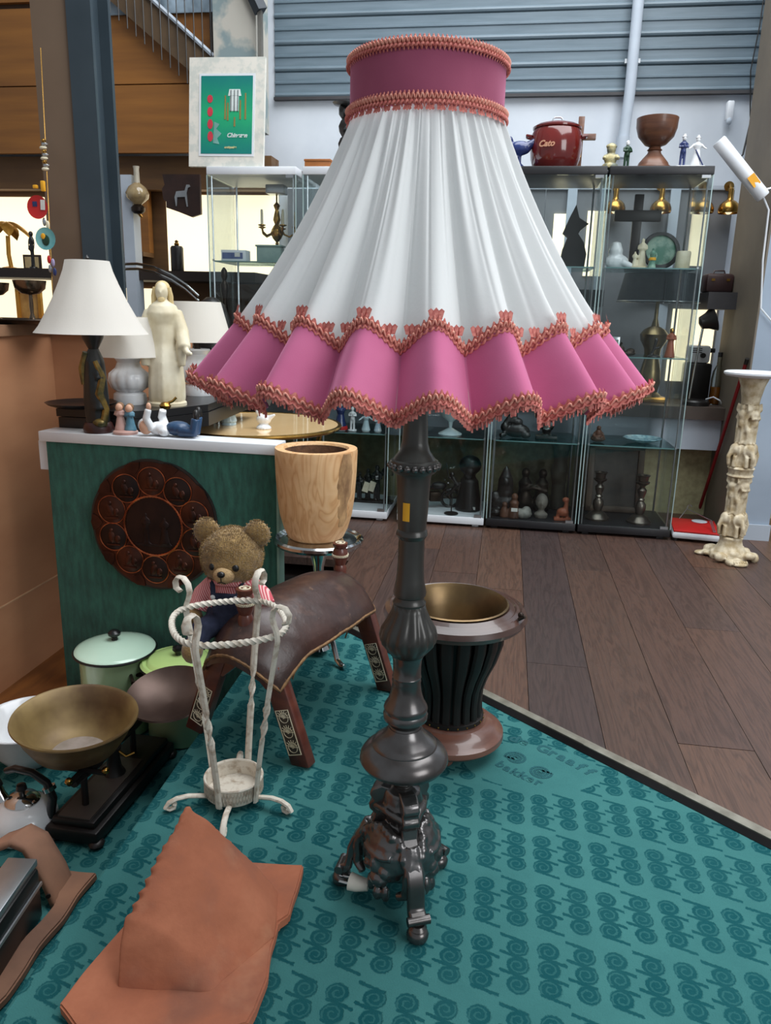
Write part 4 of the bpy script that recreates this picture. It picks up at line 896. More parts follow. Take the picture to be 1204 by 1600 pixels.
# ================================================================== left background
pa = thing('palm_lamp', 'golden palm leaf lamp glowing in the far left niche', 'lamp', R(-2.84, 4.22, 1.1905), RZ)
M_GOLD = pm('gold_leaf', (214, 160, 72), (176, 122, 48), 10, .35, metal=.7)
part('stem', MB().tube([(0.01, 0, 0), (0, 0, .08), (.005, 0, .18)], .012, 10), M_GOLD, pa); part('foot', MB().lathe([(.045, 0), (.04, .008), (.012, .016)], 18), M_GOLD, pa)
for k in range(7):
    a = 2 * PI * k / 7
    part('leaf', MB().grid(lambda s, t: (math.cos(a + (s - .5) * .95 * math.sin(PI * min(.2 + t * .8, 1))) * .145 * t, math.sin(a + (s - .5) * .95 * math.sin(PI * min(.2 + t * .8, 1))) * .145 * t, .255 - .10 * t ** 2.2 - .02 * abs(s - .5) + (.02 * t)), 5, 7), M_GOLD, pa, 180)
sp_ = thing('small_picture', 'small framed picture standing in the far left niche', 'picture', R(-2.735, 4.28, 1.1905), RZ)
part('frame', MB().bbox((0, 0, .042), (.11, .012, .084), .002), pm('frame_black', (52, 38, 28)), sp_); part('print', MB().box((0, -.007, .042), (.085, .002, .06)), pm('pale_print', (206, 186, 140), (190, 168, 120), 20), sp_, 0)
statuette('tribal_statuette', 'slim black standing statuette in the far left niche', 'figurine', R(-2.655, 4.16, 1.1905), .19, M_BLACKFIG, .20, False, 'down', base=.022)
# garland of ornaments on the column
gl = thing('ornament_garland', 'hanging string of colourful plates and charms beside the steel column', 'ornament', R(-1.875, 3.054, -0.1905), RZ)
part('string', MB().tube([(.01, .03, 1.81), (0, .03, 1.5), (-.01, .02, 1.05)], .0018, 5), M_BRASS, gl)
for i in range(9): part('bead', MB().ell((.004 * math.sin(i * 2), .02, 1.53 - i * .011), (.008 + .003 * (i % 3), .008, .006), 8, 6), (M_BRASS, M_ALU, M_CREAM)[i % 3], gl)
rp = part('red_plate', MB().lathe([(.0, 0), (.032, .002), (.038, .008), (.03, .006), (0, .005)], 24, (-.024, .0, 1.318), rx(PI / 2)), M_RED, gl, label='round red plate'); part('blue_mark', MB().box((-.034, -.006, 1.328), (.016, .002, .016)), M_PORCBLUE, rp, 0)
part('price_card', MB().box((-.004, -.008, 1.325), (.016, .001, .032), ry(.05)), M_STICKER, gl, 0); part('yellow_charm', MB().bbox((-.002, 0, 1.385), (.014, .012, .034), .003), M_YELLOW, gl); part('orange_charm', MB().bbox((-.03, 0, 1.383), (.016, .012, .012), .003), M_YELLOW, gl)
tp = part('teal_plate', MB().lathe([(.0, 0), (.03, .002), (.037, .008), (.03, .006), (0, .005)], 24, (-.004, .0, 1.217), rx(PI / 2)), pm('aqua_glaze', (130, 190, 190), (100, 168, 172), 20, .3), gl, label='round teal plate'); part('painted_bird', MB().ell((-.004, -.007, 1.212), (.014, .002, .018), 10, 6), M_DARKGREEN, tp); part('orange_spot', MB().ell((-.012, -.008, 1.225), (.009, .002, .010), 8, 6), M_YELLOW, tp)
for i, (x, z, m) in enumerate(((-.008, 1.272, M_ALU), (.004, 1.262, M_CREAM), (-.002, 1.15, M_RED), (.012, 1.14, pm('lilac', (170, 160, 200))), (.0, 1.12, M_ALU), (.016, 1.11, M_PORCBLUE))): part('charm', MB().ell((x, .0, z), (.007, .005, .014), 8, 6), m, gl)
# goblets and tray on the counter
tray = solo('silver_tray', MB().lathe([(.13, 0), (.17, .006), (.185, .012), (.182, .015), (.165, .010), (0, .006)], 40, M=Matrix.Diagonal((1, .55, 1, 1))), M_BRONZE, 'dark oval silver tray on the tan counter', 'tray', R(-1.667, 2.405, 0.9351), RZ)
def goblet(u, v, label, s=1.0):
    t = thing('silver_goblet', label, 'goblet', R(u, v, 0.9435), RZ, 'goblets on the counter tray')
    grow(t)
    part('bowl', MB().lathe([(.004 * s, .066 * s), (.022 * s, .070 * s), (.036 * s, .082 * s), (.040 * s, .102 * s), (.038 * s, .102 * s), (.03 * s, .084 * s), (0, .074 * s)], 22), pm('tarnished_silver', (120, 104, 88), (80, 68, 58), 12, .22, metal=.9), t)
    part('stem', MB().lathe([(.008 * s, .008), (.004 * s, .02 * s), (.005 * s, .04 * s), (.004 * s, .066 * s)], 12), CACHE['tarnished_silver'], t); part('foot', MB().lathe([(.024 * s, 0), (.022 * s, .004), (.008 * s, .009)], 18), CACHE['tarnished_silver'], t)
goblet(-1.756, 2.381, 'tarnished goblet at the very left edge of the counter tray'); goblet(-1.667, 2.381, 'middle tarnished goblet on the counter tray'); goblet(-1.554, 2.405, 'tarnished goblet closest to the bell-shaped white shade', 1.08)
gf = thing('gold_frame', 'small gilt frame standing behind the goblets', 'photo frame', R(-1.738, 2.679, 0.9351), RZ)
for nm, x, z, a, b in (('rail', 0, .006, .085, .012), ('rail', 0, .094, .085, .012), ('stile', -.0365, .05, .012, .10), ('stile', .0365, .05, .012, .10)): part(nm, MB().bbox((x, 0, z), (a, .012, b), .002), M_GOLD, gf)
part('photo', MB().box((0, .002, .05), (.064, .003, .08)), pm('sepia', (150, 110, 56), (190, 150, 84), 20), gf, 0)
grow(tray, gf, gl)
# oil lamp, plaque, black flask, arc lamp
ol = thing('oil_lamp', 'glass oil lamp hanging on the grey upright left of the poster', 'lamp', R(-1.945, 4.02, 1.47), RZ)
part('font', MB().lathe([(.02, 0), (.034, .012), (.036, .03), (.02, .045)], 18), M_BRONZE, ol); part('globe', MB().lathe([(.02, .045), (.055, .075), (.06, .10), (.045, .13), (.018, .15)], 20, cap0=False, cap1=False), pm('smoked_glass', (170, 150, 110), (120, 100, 76), 14, .12, coat=.5), ol)
part('chimney', MB().lathe([(.016, .15), (.014, .215), (.017, .23)], 14, cap0=False, cap1=False), pm('clear_chimney', (196, 188, 170), rough=.1), ol); part('wall_arm', MB().tube([(0, 0, .005), (0, .03, -.01)], .008, 7), M_BRASS, ol)
pq = thing('deer_plaque', 'dark carved wall plaque with a silver deer', 'plaque', R(-1.70, 4.03, 1.56), RZ)
part('board', MB().prism([(-.10, .10), (.10, .10), (.10, -.09), (.05, -.105), (-.02, -.08), (-.085, -.06), (-.085, -.03), (-.10, -.02), (-.105, .03), (-.09, .05)], 0, .02, rx(PI / 2)), pm('carved_dark', (56, 34, 28), (42, 26, 22), 14, .5, bump=.3), pq, 0)
part('deer', MB().prism([(-.03, -.055), (-.026, -.05), (-.022, -.01), (.02, -.008), (.028, -.055), (.034, -.055), (.030, .01), (.038, .035), (.05, .04), (.045, .05), (.03, .05), (.02, .022), (-.026, .018), (-.036, -.01)], 0, .006, Matrix.Translation((0, -.02, 0)) @ rx(PI / 2)), M_ALU, pq, 0)
part('hanger', MB().tube([(0, 0, .09), (0, .03, .105)], .004, 6), M_BRASS, pq)
fk = thing('black_flask', 'tall black flask with brass stopper in the lit niche', 'flask', R(-1.785, 4.12, 1.1905), RZ)
part('body', MB().lathe([(.032, 0), (.034, .006), (.034, .12), (.028, .13), (.012, .132)], 20), M_BLACKFIG, fk); part('stopper', MB().lathe([(.010, .13), (.014, .14), (.008, .148), (.011, .155), (0, .162)], 12), M_BRASS, fk)
al = thing('arc_lamp', 'chrome double arc lamp with a black shade behind the white lamps', 'lamp', R(0, 3.46, 0), RZ)
k_ = 3.46 / 4.15
for dz in (0, -.022): part('arc', MB().tube([(u * k_, 0, (z - 1) * k_ + 1 + dz) for u, z in ((-2.32, 1.10), (-2.22, 1.19), (-2.122, 1.225), (-2.03, 1.228), (-1.936, 1.215), (-1.84, 1.175), (-1.755, 1.125), (-1.684, 1.065))], .006, 8), M_CHROME, al)
part('shade', MB().lathe([(.09, .83), (.085, .95), (.06, 1.02), (.02, 1.05), (0, 1.052)], 24, (-1.345, 0, 0)), M_BLACKFIG, al)
part('post', MB().tube([(-2.0, 0, .95), (-2.02, 0, .5), (-2.02, 0, .02)], .012, 8), M_CHROME, al); part('foot', MB().lathe([(.14, .0125), (.14, .03), (0, .035)], 28, (-2.02, 0, 0)), M_BLACKFIG, al)
# ================================================================== green board with ledge
bd = thing('display_board', 'green fabric covered display board with a white ledge', 'display board', R(-1.369, 2.131, -0.2500), RZ)
M_GREENFAB = pm('green_fabric', (46, 104, 90), (30, 76, 66), 16, .95, bump=.5, bscale=120, stretch=(4, 1, 1), sheen=.3)
M_EDGE = pm('board_edge', (138, 172, 158), (120, 156, 144), 10, .8)
BW = .615
part('panel', MB().box((BW / 2, .02, .355), (BW, .036, .71)), M_GREENFAB, bd, 0)
part('edge_band', MB().box((BW + .003, .02, .355), (.006, .04, .71)), M_EDGE, bd, 0)
part('ledge', MB().bbox((BW / 2 - .008, .035, .724), (BW + .02, .075, .026), .002), M_WPAINT, bd)
part('end_block', MB().box((-.015, .028, .672), (.03, .03, .075)), M_WPAINT, bd, 0)
part('foot', MB().box((.06, .06, .012), (.05, .16, .024)).box((BW - .06, .06, .012), (.05, .16, .024)), M_BLACKFIG, bd, 0)
LZ = -.05 + .7375
# copper relief plate
M_COP = pm('dark_copper', (84, 50, 38), (50, 30, 26), 14, .34, metal=.75); M_COPL = pm('bright_copper', (190, 104, 66), (140, 72, 46), 30, .3, metal=.9, lo=.4, hi=.6)
M_COPD = pm('copper_dark_centre', (52, 36, 32), (34, 24, 24), 16, .4, metal=.7)
cp = thing('copper_plate', 'large round relief copper plate with figure medallions on the green board', 'wall plate', R(-1.022, 2.118, 0.3595), RZ)
MP = rx(PI / 2)
RP = .163
def scal(r, z, a): return r * (1 + .018 * abs(math.cos(5 * a + .9))) if r > .15 else r
part('backing', MB().lathe([(0, 0), (RP + .006, .0), (RP + .006, .006), (0, .008)], 72, M=MP, wave=scal), M_BLACKFIG, cp)
part('rim', MB().lathe([(.072, .010), (.15, .010), (RP, .008), (RP, .004)], 72, M=MP, wave=scal, cap0=False, cap1=False), M_COP, cp)
part('centre', MB().lathe([(.078, .011), (.05, .013), (0, .0135)], 40, M=MP, cap0=False), M_COPD, cp)
part('bead_ring', MB().tube([(.0775 * math.cos(i * PI / 60), -.012, .0775 * math.sin(i * PI / 60)) for i in range(120)], [.0022 + .0012 * (i % 2) for i in range(120)], 6, True), M_COPL, cp)
link('scene_relief', remeshed(shift(shift(MB(), lambda q: body(q, .08, .36, False, 'front'), -.02, 0, -.045), lambda q: body(q, .07, .4, True, 'front'), .03, 0, -.045).box((0, 0, -.05), (.10, .012, .006)), 'scene_relief', M_COPD, .003, 2), cp, (0, -.013, 0)).scale = (1, .35, 1)
rr = random.Random(4)
for k in range(10):
    a = 2 * PI * k / 10 + .31; c_, s_ = .116 * math.cos(a), .116 * math.sin(a)
    md = part('medallion', MB().lathe([(.036, .011), (.034, .0125), (0, .0135)], 26, (c_, 0, s_), MP, cap0=False), M_COPD if k % 2 else M_COP, cp)
    part('medallion_ring', MB().tube([(c_ + .0365 * math.cos(i * PI / 16), -.012, s_ + .0365 * math.sin(i * PI / 16)) for i in range(32)], .0013, 6, True), M_COPL, md)
    part('medallion_relief', MB().ell((c_ - .004, -.0135, s_), (.009, .003, .016), 8, 6, ry(rr.uniform(-.5, .5))).ell((c_ - .004, -.0135, s_ + .017), (.005, .003, .006), 8, 6).ell((c_ + .012, -.0135, s_ - .006), (.008, .003, .011), 8, 6).box((c_, -.0133, s_ - .021), (.036, .002, .004)), M_COP, md)
    a2 = a + PI / 10
    part('rim_fan', MB().prism([(.150 * math.cos(a2 - .10), .150 * math.sin(a2 - .10)), (.166 * math.cos(a2 - .13), .166 * math.sin(a2 - .13)), (.170 * math.cos(a2), .170 * math.sin(a2)), (.166 * math.cos(a2 + .13), .166 * math.sin(a2 + .13)), (.150 * math.cos(a2 + .10), .150 * math.sin(a2 + .10)), (.138 * math.cos(a2), .138 * math.sin(a2))], .008, .0115, MP), M_COP, cp, 0)
# ================================================================== on the ledge
M_WSHADE = None
def cloth_mat(name, c, trans):
    k = N(name); k.b.inputs['Base Color'].default_value = lin(c); k.b.inputs['Roughness'].default_value = .9; k.b.inputs['Specular IOR Level'].default_value = .15
    t = k.n('ShaderNodeBsdfTranslucent'); t.inputs[0].default_value = lin(c)
    mx = k.n('ShaderNodeMixShader'); mx.inputs[0].default_value = trans
    tc = k.n('ShaderNodeTexCoord'); wv = k.noise(160, 2)
    k.bump(wv, .12, .002)
    k.l(k.b.outputs[0], mx.inputs[1]); k.l(t.outputs[0], mx.inputs[2]); k.l(mx.outputs[0], k.out.inputs[0]); return k.m
M_WSHADE = cloth_mat('white_shade_cloth', (240, 236, 228), .35)
l1 = thing('table_lamp', 'table lamp with bell-shaped white shade and dark figurine base', 'lamp', R(-1.214, 2.169, 0.6280), RZ)
bell = [(.136, .246), (.123, .262), (.108, .288), (.088, .325), (.070, .365), (.058, .395), (.052, .418)]
part('shade', MB().lathe(bell, 48, cap0=False, cap1=False, wave=lambda r, z, a: r * (1 - .018 * (1 - abs(math.cos(4 * a))))), M_WSHADE, l1, 60)
part('finial', MB().lathe([(.004, .418), (.006, .424), (0, .432)], 8), M_BLACKFIG, l1); part('spider', MB().tube([(-.05, 0, .414), (.05, 0, .414)], .002, 5).tube([(0, -.05, .414), (0, .05, .414)], .002, 5), M_ALU, l1)
part('socket', MB().lathe([(.008, .20), (.026, .236), (.028, .246), (.018, .25), (.008, .26), (.006, .416)], 16), M_BLACKFIG, l1)
part('foot', MB().lathe([(.036, 0), (.038, .010), (.034, .022), (.03, .026)], 20), pm('dark_red_base', (70, 30, 26), (48, 24, 22), 14, .4), l1)
link('draped_figure', remeshed(shift(MB().lathe([(.028, .02), (.031, .08), (.028, .14), (.024, .18), (.012, .21)], 16, wave=lambda r, z, a: r * (1 + .07 * math.sin(5 * a + 20 * z))), lambda q: body(q, .12, .34, True, 'front'), .012, -.012, .06), 'draped_figure', pm('black_green', (26, 30, 30), (20, 24, 26), 14, .4), .0032, 2), l1)
part('gilt_drape', MB().tube([(.024, -.02, .02), (.030, -.012, .06), (.020, -.022, .10), (.026, -.012, .14), (.012, -.018, .18)], [.010, .009, .011, .009, .006], 8).tube([(-.022, -.012, .12), (-.026, -.008, .16), (-.014, -.01, .20)], [.009, .012, .009], 8).ell((.016, -.022, .026), (.018, .014, .012), 9, 6), pm('gilt_green', (150, 122, 62), (70, 70, 44), 24, .35, metal=.5, lo=.4, hi=.6), l1)
# children figurine and lying boy
kd = thing('children_figurine', 'small porcelain figurine of two children on the white ledge', 'figurine', R(-1.123, 2.161, 0.6280), RZ)
part('base', MB().lathe([(.030, 0), (.031, .006), (.026, .010)], 20), M_PINK, kd)
link('girl', remeshed(body(MB(), .062, .5, True, 'front'), 'girl', M_PINK, .0022, 2), kd, (-.012, 0, .008)); link('boy', remeshed(body(MB(), .060, .5, True, 'front'), 'boy', pm('teal_dress', (70, 118, 140), (96, 140, 160), 40, .4), .0022, 2), kd, (.014, 0, .008))
for x, z in ((-.012, .066), (.014, .064)):
    h_ = part('head', MB().ell((x, -.003, z), (.0095, .010, .011), 10, 8), M_SKIN, kd); part('hair', MB().ell((x, .002, z + .003), (.0105, .0095, .0105), 10, 8), pm('brown_hair', (150, 116, 84), (120, 90, 64), 40, .7), h_)
by = thing('lying_boy_figurine', 'porcelain boy in blue trousers lying with raised legs on the ledge', 'figurine', R(-0.967, 2.161, 0.6280), RZ)
link('shirt', remeshed(MB().ell((-.035, 0, .018), (.036, .024, .018), 12, 8).tube([(-.05, -.018, .016), (-.062, -.024, .045), (-.056, -.022, .068)], [.011, .010, .009], 8).tube([(-.03, .02, .016), (-.042, .022, .045), (-.036, .018, .062)], [.011, .011, .010], 8).ell((-.02, -.016, .012), (.016, .014, .012), 8, 6), 'shirt', M_PORC, .0028, 2), by)
link('trousers', remeshed(MB().ell((.01, 0, .020), (.034, .026, .019), 12, 8).tube([(.02, -.012, .016), (.056, -.014, .014), (.062, -.012, .048)], [.016, .014, .012], 8).tube([(.02, .014, .016), (.052, .014, .014), (.058, .014, .050)], [.016, .014, .012], 8), 'trousers', pm('denim_glaze', (46, 78, 112), (36, 62, 94), 20, .35), .0028, 2), by)
part('shoe', MB().ell((.064, -.012, .056), (.008, .010, .015), 10, 6), M_BLACKFIG, by); part('shoe', MB().ell((.060, .014, .060), (.008, .010, .015), 10, 6), M_BLACKFIG, by)
h_ = part('head', MB().ell((-.068, -.016, .022), (.017, .015, .019), 12, 8), M_SKIN, by)
part('hair', MB().ell((-.072, -.010, .026), (.019, .015, .018), 12, 8), M_PORC, h_); part('hand', MB().ell((-.055, -.022, .074), (.007, .006, .010), 8, 6), M_SKIN, by)
# ================================================================== black table with lamps and statue behind the board
TZ = .735
tb = thing('black_table', 'black lacquered low table behind the green board', 'table', R(0.000, 0.000, -0.2798), RZ)
tp_ = [(-1.165, 1.872), (-.98, 1.872), (-.91, 1.93), (-.835, 2.1), (-.86, 2.6), (-1.07, 2.6), (-1.07, 2.13), (-1.165, 2.13)]
part('top', MB().prism(tp_, TZ - .02 + .075, TZ + .075), M_BLACK, tb, 0); part('apron', MB().prism([(a * .985 - .008, b * .99 + .012) for a, b in tp_], TZ - .06 + .075, TZ - .021 + .075), M_BLACK, tb, 0)
for u, v in ((-1.13, 1.9), (-1.0, 1.9), (-.90, 2.1), (-1.045, 2.2)): part('leg', MB().box((u, v, (TZ - .05 + .075) / 2 + .0125), (.03, .03, TZ + .0)), M_BLACK, tb, 0)
def ginger(loc, label, s, sb, stt, z0, z1):
    t = thing('table_lamp', label, 'lamp', loc, RZ, 'white ceramic lamps behind the board')
    grow(t)
    part('base', MB().lathe([(.044 * s, 0), (.046 * s, .010), (.044 * s, .028), (.036 * s, .034)], 32), M_PORC, t)
    def mel(r, z, a): return r * (1 + .07 * (abs(math.cos(6 * a)) - .5)) if .035 * s < z < .098 * s else r
    part('melon_body', MB().lathe([(.034 * s, .034 * s), (.048 * s, .045 * s), (.056 * s, .065 * s), (.052 * s, .085 * s), (.036 * s, .10 * s), (.030 * s, .115 * s), (.037 * s, .126 * s), (.035 * s, .13 * s), (0, .13 * s)], 72, wave=mel), M_PORC, t)
    part('neck', MB().lathe([(.010, .128 * s), (.012, z0 - .004), (.006, z0), (.005, z1 - .008)], 12), M_BRONZE, t)
    part('shade', MB().lathe([(sb, z0), (stt, z1), (stt - .002, z1), (sb - .002, z0)], 44, cap0=False, cap1=False), M_WSHADE, t)
    part('shade_ring', MB().tube([(stt * math.cos(i * PI / 16), stt * math.sin(i * PI / 16), z1 - .012) for i in range(32)], .002, 5, True).tube([(-stt, 0, z1 - .012), (stt, 0, z1 - .012)], .002, 5), M_ALU, t)
ginger(R(-1.240, 2.432, 0.6845), 'white fluted ceramic lamp with drum shade beside the statue', 1.0, .104, .080, .132, .238)
ginger(R(-1.140, 2.780, 0.6845), 'white fluted ceramic lamp with drum shade behind the statue', 1.1, .108, .076, .165, .285)
js = thing('robed_statue', 'tall cream plaster statue of a long-haired robed figure with open hands', 'statue', R(-1.113, 2.440, 0.6845), RZ + .25)
def jesus(m):
    m.lathe([(.046, 0), (.05, .02), (.05, .06), (.045, .12), (.036, .17), (.036, .22), (.044, .25), (.036, .27), (.014, .285)], 24, wave=lambda r, z, a: r * (1 + (.05 * math.sin(7 * a) if z < .2 else 0)))
    m.ell((0, -.008, .306), (.0175, .020, .026), 14, 10); m.ell((0, .008, .305), (.019, .016, .026), 14, 10); m.ell((-.007, -.0265, .311), (.004, .003, .002), 6, 5); m.ell((.007, -.0265, .311), (.004, .003, .002), 6, 5)
    for s in (-1, 1): m.tube([(s * .034, 0, .255), (s * .050, -.014, .20), (s * .060, -.044, .158)], [.017, .020, .018], 10); m.tube([(s * .060, -.042, .16), (s * .074, -.064, .146), (s * .084, -.074, .146)], [.009, .008, .005], 8); m.tube([(s * .05, -.03, .17), (s * .05, -.03, .11)], [.016, .010], 8)
    m.ell((0, -.029, .304), (.003, .005, .008), 6, 5)
link('figure', remeshed(jesus(MB()) or MB(), 'figure', M_CREAM, .0036, 3), js) if False else None
_m = MB(); jesus(_m); link('figure', remeshed(_m, 'figure', M_CREAM, .0036, 2), js)
part('hair', MB().ell((0, .006, .316), (.0205, .020, .020), 14, 10).tube([(-.0185, -.002, .318), (-.0215, .0, .295), (-.024, .0, .262)], [.006, .008, .006], 8).tube([(.0185, -.002, .318), (.0215, .0, .295), (.024, .0, .262)], [.006, .008, .006], 8).ell((0, .018, .285), (.021, .012, .034), 10, 8), pm('pale_hair', (222, 200, 150), (200, 176, 124), 30, .6), js)
part('beard', MB().ell((0, -.018, .287), (.010, .008, .010), 8, 6), CACHE['pale_hair'], js)
part('plinth', MB().lathe([(.054, -.0), (.054, .008), (.05, .012)], 24), M_CREAM, js)
cdl = thing('brass_snuffer', 'small brass ornament lying on the black table edge', 'ornament', R(-1.077, 2.345, 0.6845), RZ + .4)
part('bowl', MB().lathe([(.012, 0), (.016, .008), (.010, .016), (.004, .018)], 14), M_BRASS, cdl); part('stem', MB().tube([(.0, 0, .012), (.02, 0, .02), (.03, 0, .03)], .004, 6), M_BRASS, cdl)
dsh = solo('dark_tray', MB().lathe([(.06, 0), (.085, .008), (.092, .014), (.088, .014), (.07, .006), (0, .005)], 32), M_BLACK, 'round dark tray on the left end of the black table', 'tray', R(-1.332, 2.285, 0.685), RZ)
grow(bd, cp, l1, kd, by, tb, js, cdl, dsh)
bd.rotation_euler.z = RZ - .035
# round mirrored table
mt = thing('mirror_table', 'round low table with a mirrored gold tinted top', 'table', (-.53, 3.04, .012), RZ)
part('top', MB().lathe([(.335, .545), (.335, .552), (0, .5525)], 60), pm('painted_gold_reflection', (250, 214, 160), (240, 200, 144), 3, .10, metal=.3), mt)  # gold mirror top, the cream reflection of the niches put into its colour
part('rim', MB().tube([(.338 * math.cos(i * PI / 32), .338 * math.sin(i * PI / 32), .546) for i in range(64)], .009, 8, True), M_BRASS, mt)
for k in range(3):
    a = 2 * PI * k / 3 + .5; part('leg', MB().tube([(.28 * math.cos(a), .28 * math.sin(a), .545), (.22 * math.cos(a), .22 * math.sin(a), .3), (.28 * math.cos(a), .28 * math.sin(a), .008)], .010, 8), M_BRASS, mt)
# glass figurines on the mirror table
for i, (x, y, h, m, lab) in enumerate(((-.62, 2.98, .14, pm('pale_glass', (188, 206, 212), (160, 184, 194), 12, .15), 'pale glass lady figurine on the gold mirror table'), (-.47, 2.90, .095, M_PORC, 'white seated bird figurine on the gold mirror table'))):
    if i == 0: statuette('glass_lady', lab, 'figurine', (x, y, .5647), h, m, .46, True, 'down', base=.03)
    else: group_of(m, 'bird_figurine', lab, 'figurine', (x, y, .5647), 0, lambda q: (q.lathe([(.03, 0), (.028, .008), (.012, .02)], 16), q.ell((0, 0, .035), (.03, .02, .02), 12, 8), q.ell((-.02, 0, .062), (.012, .012, .014), 10, 8), q.tube([(.02, 0, .04), (.045, 0, .055)], [.012, .004], 8)), .003)
# ================================================================== the floor lamp
LX, LY = .042, 1.155
ft = thing('floor_lamp', 'tall floor lamp with pleated white shade and ruffled pink velvet skirt', 'floor lamp', (LX, LY, 0))
M_LAMPW = pm('dark_bronzed_wood', (74, 73, 70), (60, 58, 55), 9, .36, metal=.4, coat=.15)
M_LAMPM = pm('dark_pewter', (118, 116, 116), (88, 84, 82), 12, .26, metal=.85)
def zpx(y): return 1.0 - LY * math.tan(PITCH + math.atan((y - 1 - 800) / F_PX))
def rpx(y, h): return h * (LY * math.cos(PITCH) + (1 - zpx(y)) * math.sin(PITCH)) / F_PX
def prof(rows): return [(rpx(y, h), zpx(y)) for y, h in rows][::-1]
part('upper_shaft', MB().lathe(prof([(560, 17), (640, 18), (690, 20.5), (704, 24), (712, 30), (718, 34)]) , 40), M_LAMPW, ft, 60)
br = part('bead_collar', MB().lathe(prof([(717, 34), (719, 37), (726, 38), (734, 36), (738, 32)]), 40), M_LAMPW, ft)
for k in range(20):
    a = 2 * PI * k / 20; part('bead', MB().ell((rpx(727, 37) * math.cos(a), rpx(727, 37) * math.sin(a), zpx(727)), .0058, 8, 6), M_LAMPM, br)
part('middle_shaft', MB().lathe(prof([(737, 30), (741, 28), (746, 27), (760, 26), (800, 24), (826, 22), (829, 24), (834, 25), (838, 23), (841, 20.5), (880, 20.5), (905, 22), (924, 26), (929, 25), (931, 22.5), (936, 23), (940, 26), (944, 25)]), 40), M_LAMPW, ft, 35)
zb0, zb1 = zpx(1022), zpx(942)
def aca(r, z, a):
    t = (z - zb0) / (zb1 - zb0)
    return r * (1 + .055 * max(0, math.sin(PI * t)) * (2 * abs(math.cos(7 * a + .5 * math.sin(5 * t))) - 1.0))
part('acanthus_knop', MB().lathe(prof([(942, 25), (952, 27), (966, 33), (980, 41), (992, 44), (1002, 42), (1012, 34), (1022, 26)]), 112, wave=aca), M_LAMPW, ft, 80)
part('lower_shaft', MB().lathe(prof([(1020, 27), (1028, 23), (1040, 22), (1054, 22), (1056, 23), (1059, 22), (1062, 23), (1066, 22), (1080, 24), (1092, 28), (1100, 33), (1104, 34.5), (1110, 33), (1114, 35), (1121, 34), (1126, 27), (1131, 24), (1138, 26)]), 40), M_LAMPM, ft, 35)
part('disc', MB().lathe(prof([(1134, 26), (1140, 29), (1147, 36), (1153, 44), (1157, 49), (1160, 51), (1161.5, 51), (1164, 55), (1170, 63), (1177, 68), (1184, 69), (1190, 65), (1193, 50), (1195, 30), (1196, 20)]), 56), M_LAMPM, ft, 35)
part('neck', MB().lathe([(.012, .20), (.020, .212), (.014, .222), (.020, .23), (.015, .24), (.022, .25)], 24), M_LAMPW, ft)
# tripod base with scroll legs and carved masks
legp = [(.010, .218), (.034, .222), (.052, .212), (.056, .200), (.050, .190), (.057, .182), (.055, .172), (.046, .165), (.050, .148), (.068, .128), (.086, .106), (.094, .086), (.096, .066), (.099, .050), (.112, .044), (.114, .034), (.108, .027), (.096, .028), (.086, .042), (.083, .064), (.076, .084), (.058, .100), (.036, .112), (.020, .120), (.010, .13)]
MXZ = Matrix(((1, 0, 0, 0), (0, 0, -1, 0), (0, 1, 0, 0), (0, 0, 0, 1)))
for k, a in enumerate((-74, 166, 46)):
    bm = MB().prism(legp, -.0145, .0145, rz(math.radians(a)) @ MXZ)
    lg = part('leg', bm, M_LAMPM, ft, 25)
    bv = lg.modifiers.new('bevel', 'BEVEL'); bv.width = .0035; bv.segments = 2; bv.limit_method = 'ANGLE'
    c_, s_ = math.cos(math.radians(a)), math.sin(math.radians(a))
    part('toe_roll', MB().tube([(.108 * c_ - .019 * s_, .108 * s_ + .019 * c_, .038), (.108 * c_ + .019 * s_, .108 * s_ - .019 * c_, .038)], .008, 12), M_LAMPM, lg)
    part('foot_ball', MB().lathe([(.010, 0), (.017, .004), (.0185, .012), (.015, .019), (.012, .021), (.015, .024), (.011, .030)], 18, (.106 * c_, .106 * s_, 0)), M_LAMPM, lg)
def mask(m):
    m.lathe([(.030, .045), (.042, .07), (.040, .12), (.030, .16), (.036, .19), (.030, .215), (.015, .222)], 20)
    r_ = random.Random(11)
    for a in (-134, -14, 106):
        T = rz(math.radians(a)); q = MB()
        q.ell((.036, 0, .105), (.030, .050, .052), 14, 10)
        q.ell((.060, 0, .098), (.016, .011, .018), 8, 6); q.ell((.056, -.018, .088), (.013, .014, .013), 8, 6); q.ell((.056, .018, .088), (.013, .014, .013), 8, 6)
        q.ell((.052, 0, .066), (.018, .020, .014), 8, 6); q.tube([(.056, -.030, .120), (.062, -.012, .116), (.062, .012, .116), (.056, .030, .120)], .007, 7)
        q.ell((.05, -.02, .045), (.010, .010, .018), 7, 5); q.ell((.052, .016, .04), (.009, .009, .016), 7, 5); q.ell((.055, 0, .036), (.010, .010, .016), 7, 5)
        for i in range(15):
            t = -1.25 + 2.5 * i / 14
            q.ell((.040 + r_.uniform(-.004, .006), .050 * math.sin(t) * 1.1, .095 + .058 * math.cos(t)), (.010, .0085, .0095), 7, 5)
        for sgn in (-1, 1): q.tube([(.03, sgn * .05, .14), (.045, sgn * .062, .10), (.046, sgn * .058, .06), (.050, sgn * .042, .05)], [.010, .011, .010, .007], 8)
        q.tube([(.03, -.034, .180), (.036, 0, .186), (.03, .034, .180)], .008, 8)
        m.add(q.v, q.f, T)
    return m
_m = MB(); mask(_m); link('mask_panels', remeshed(_m, 'mask_panels', M_LAMPM, .0024, 1, .0012, 70), ft)
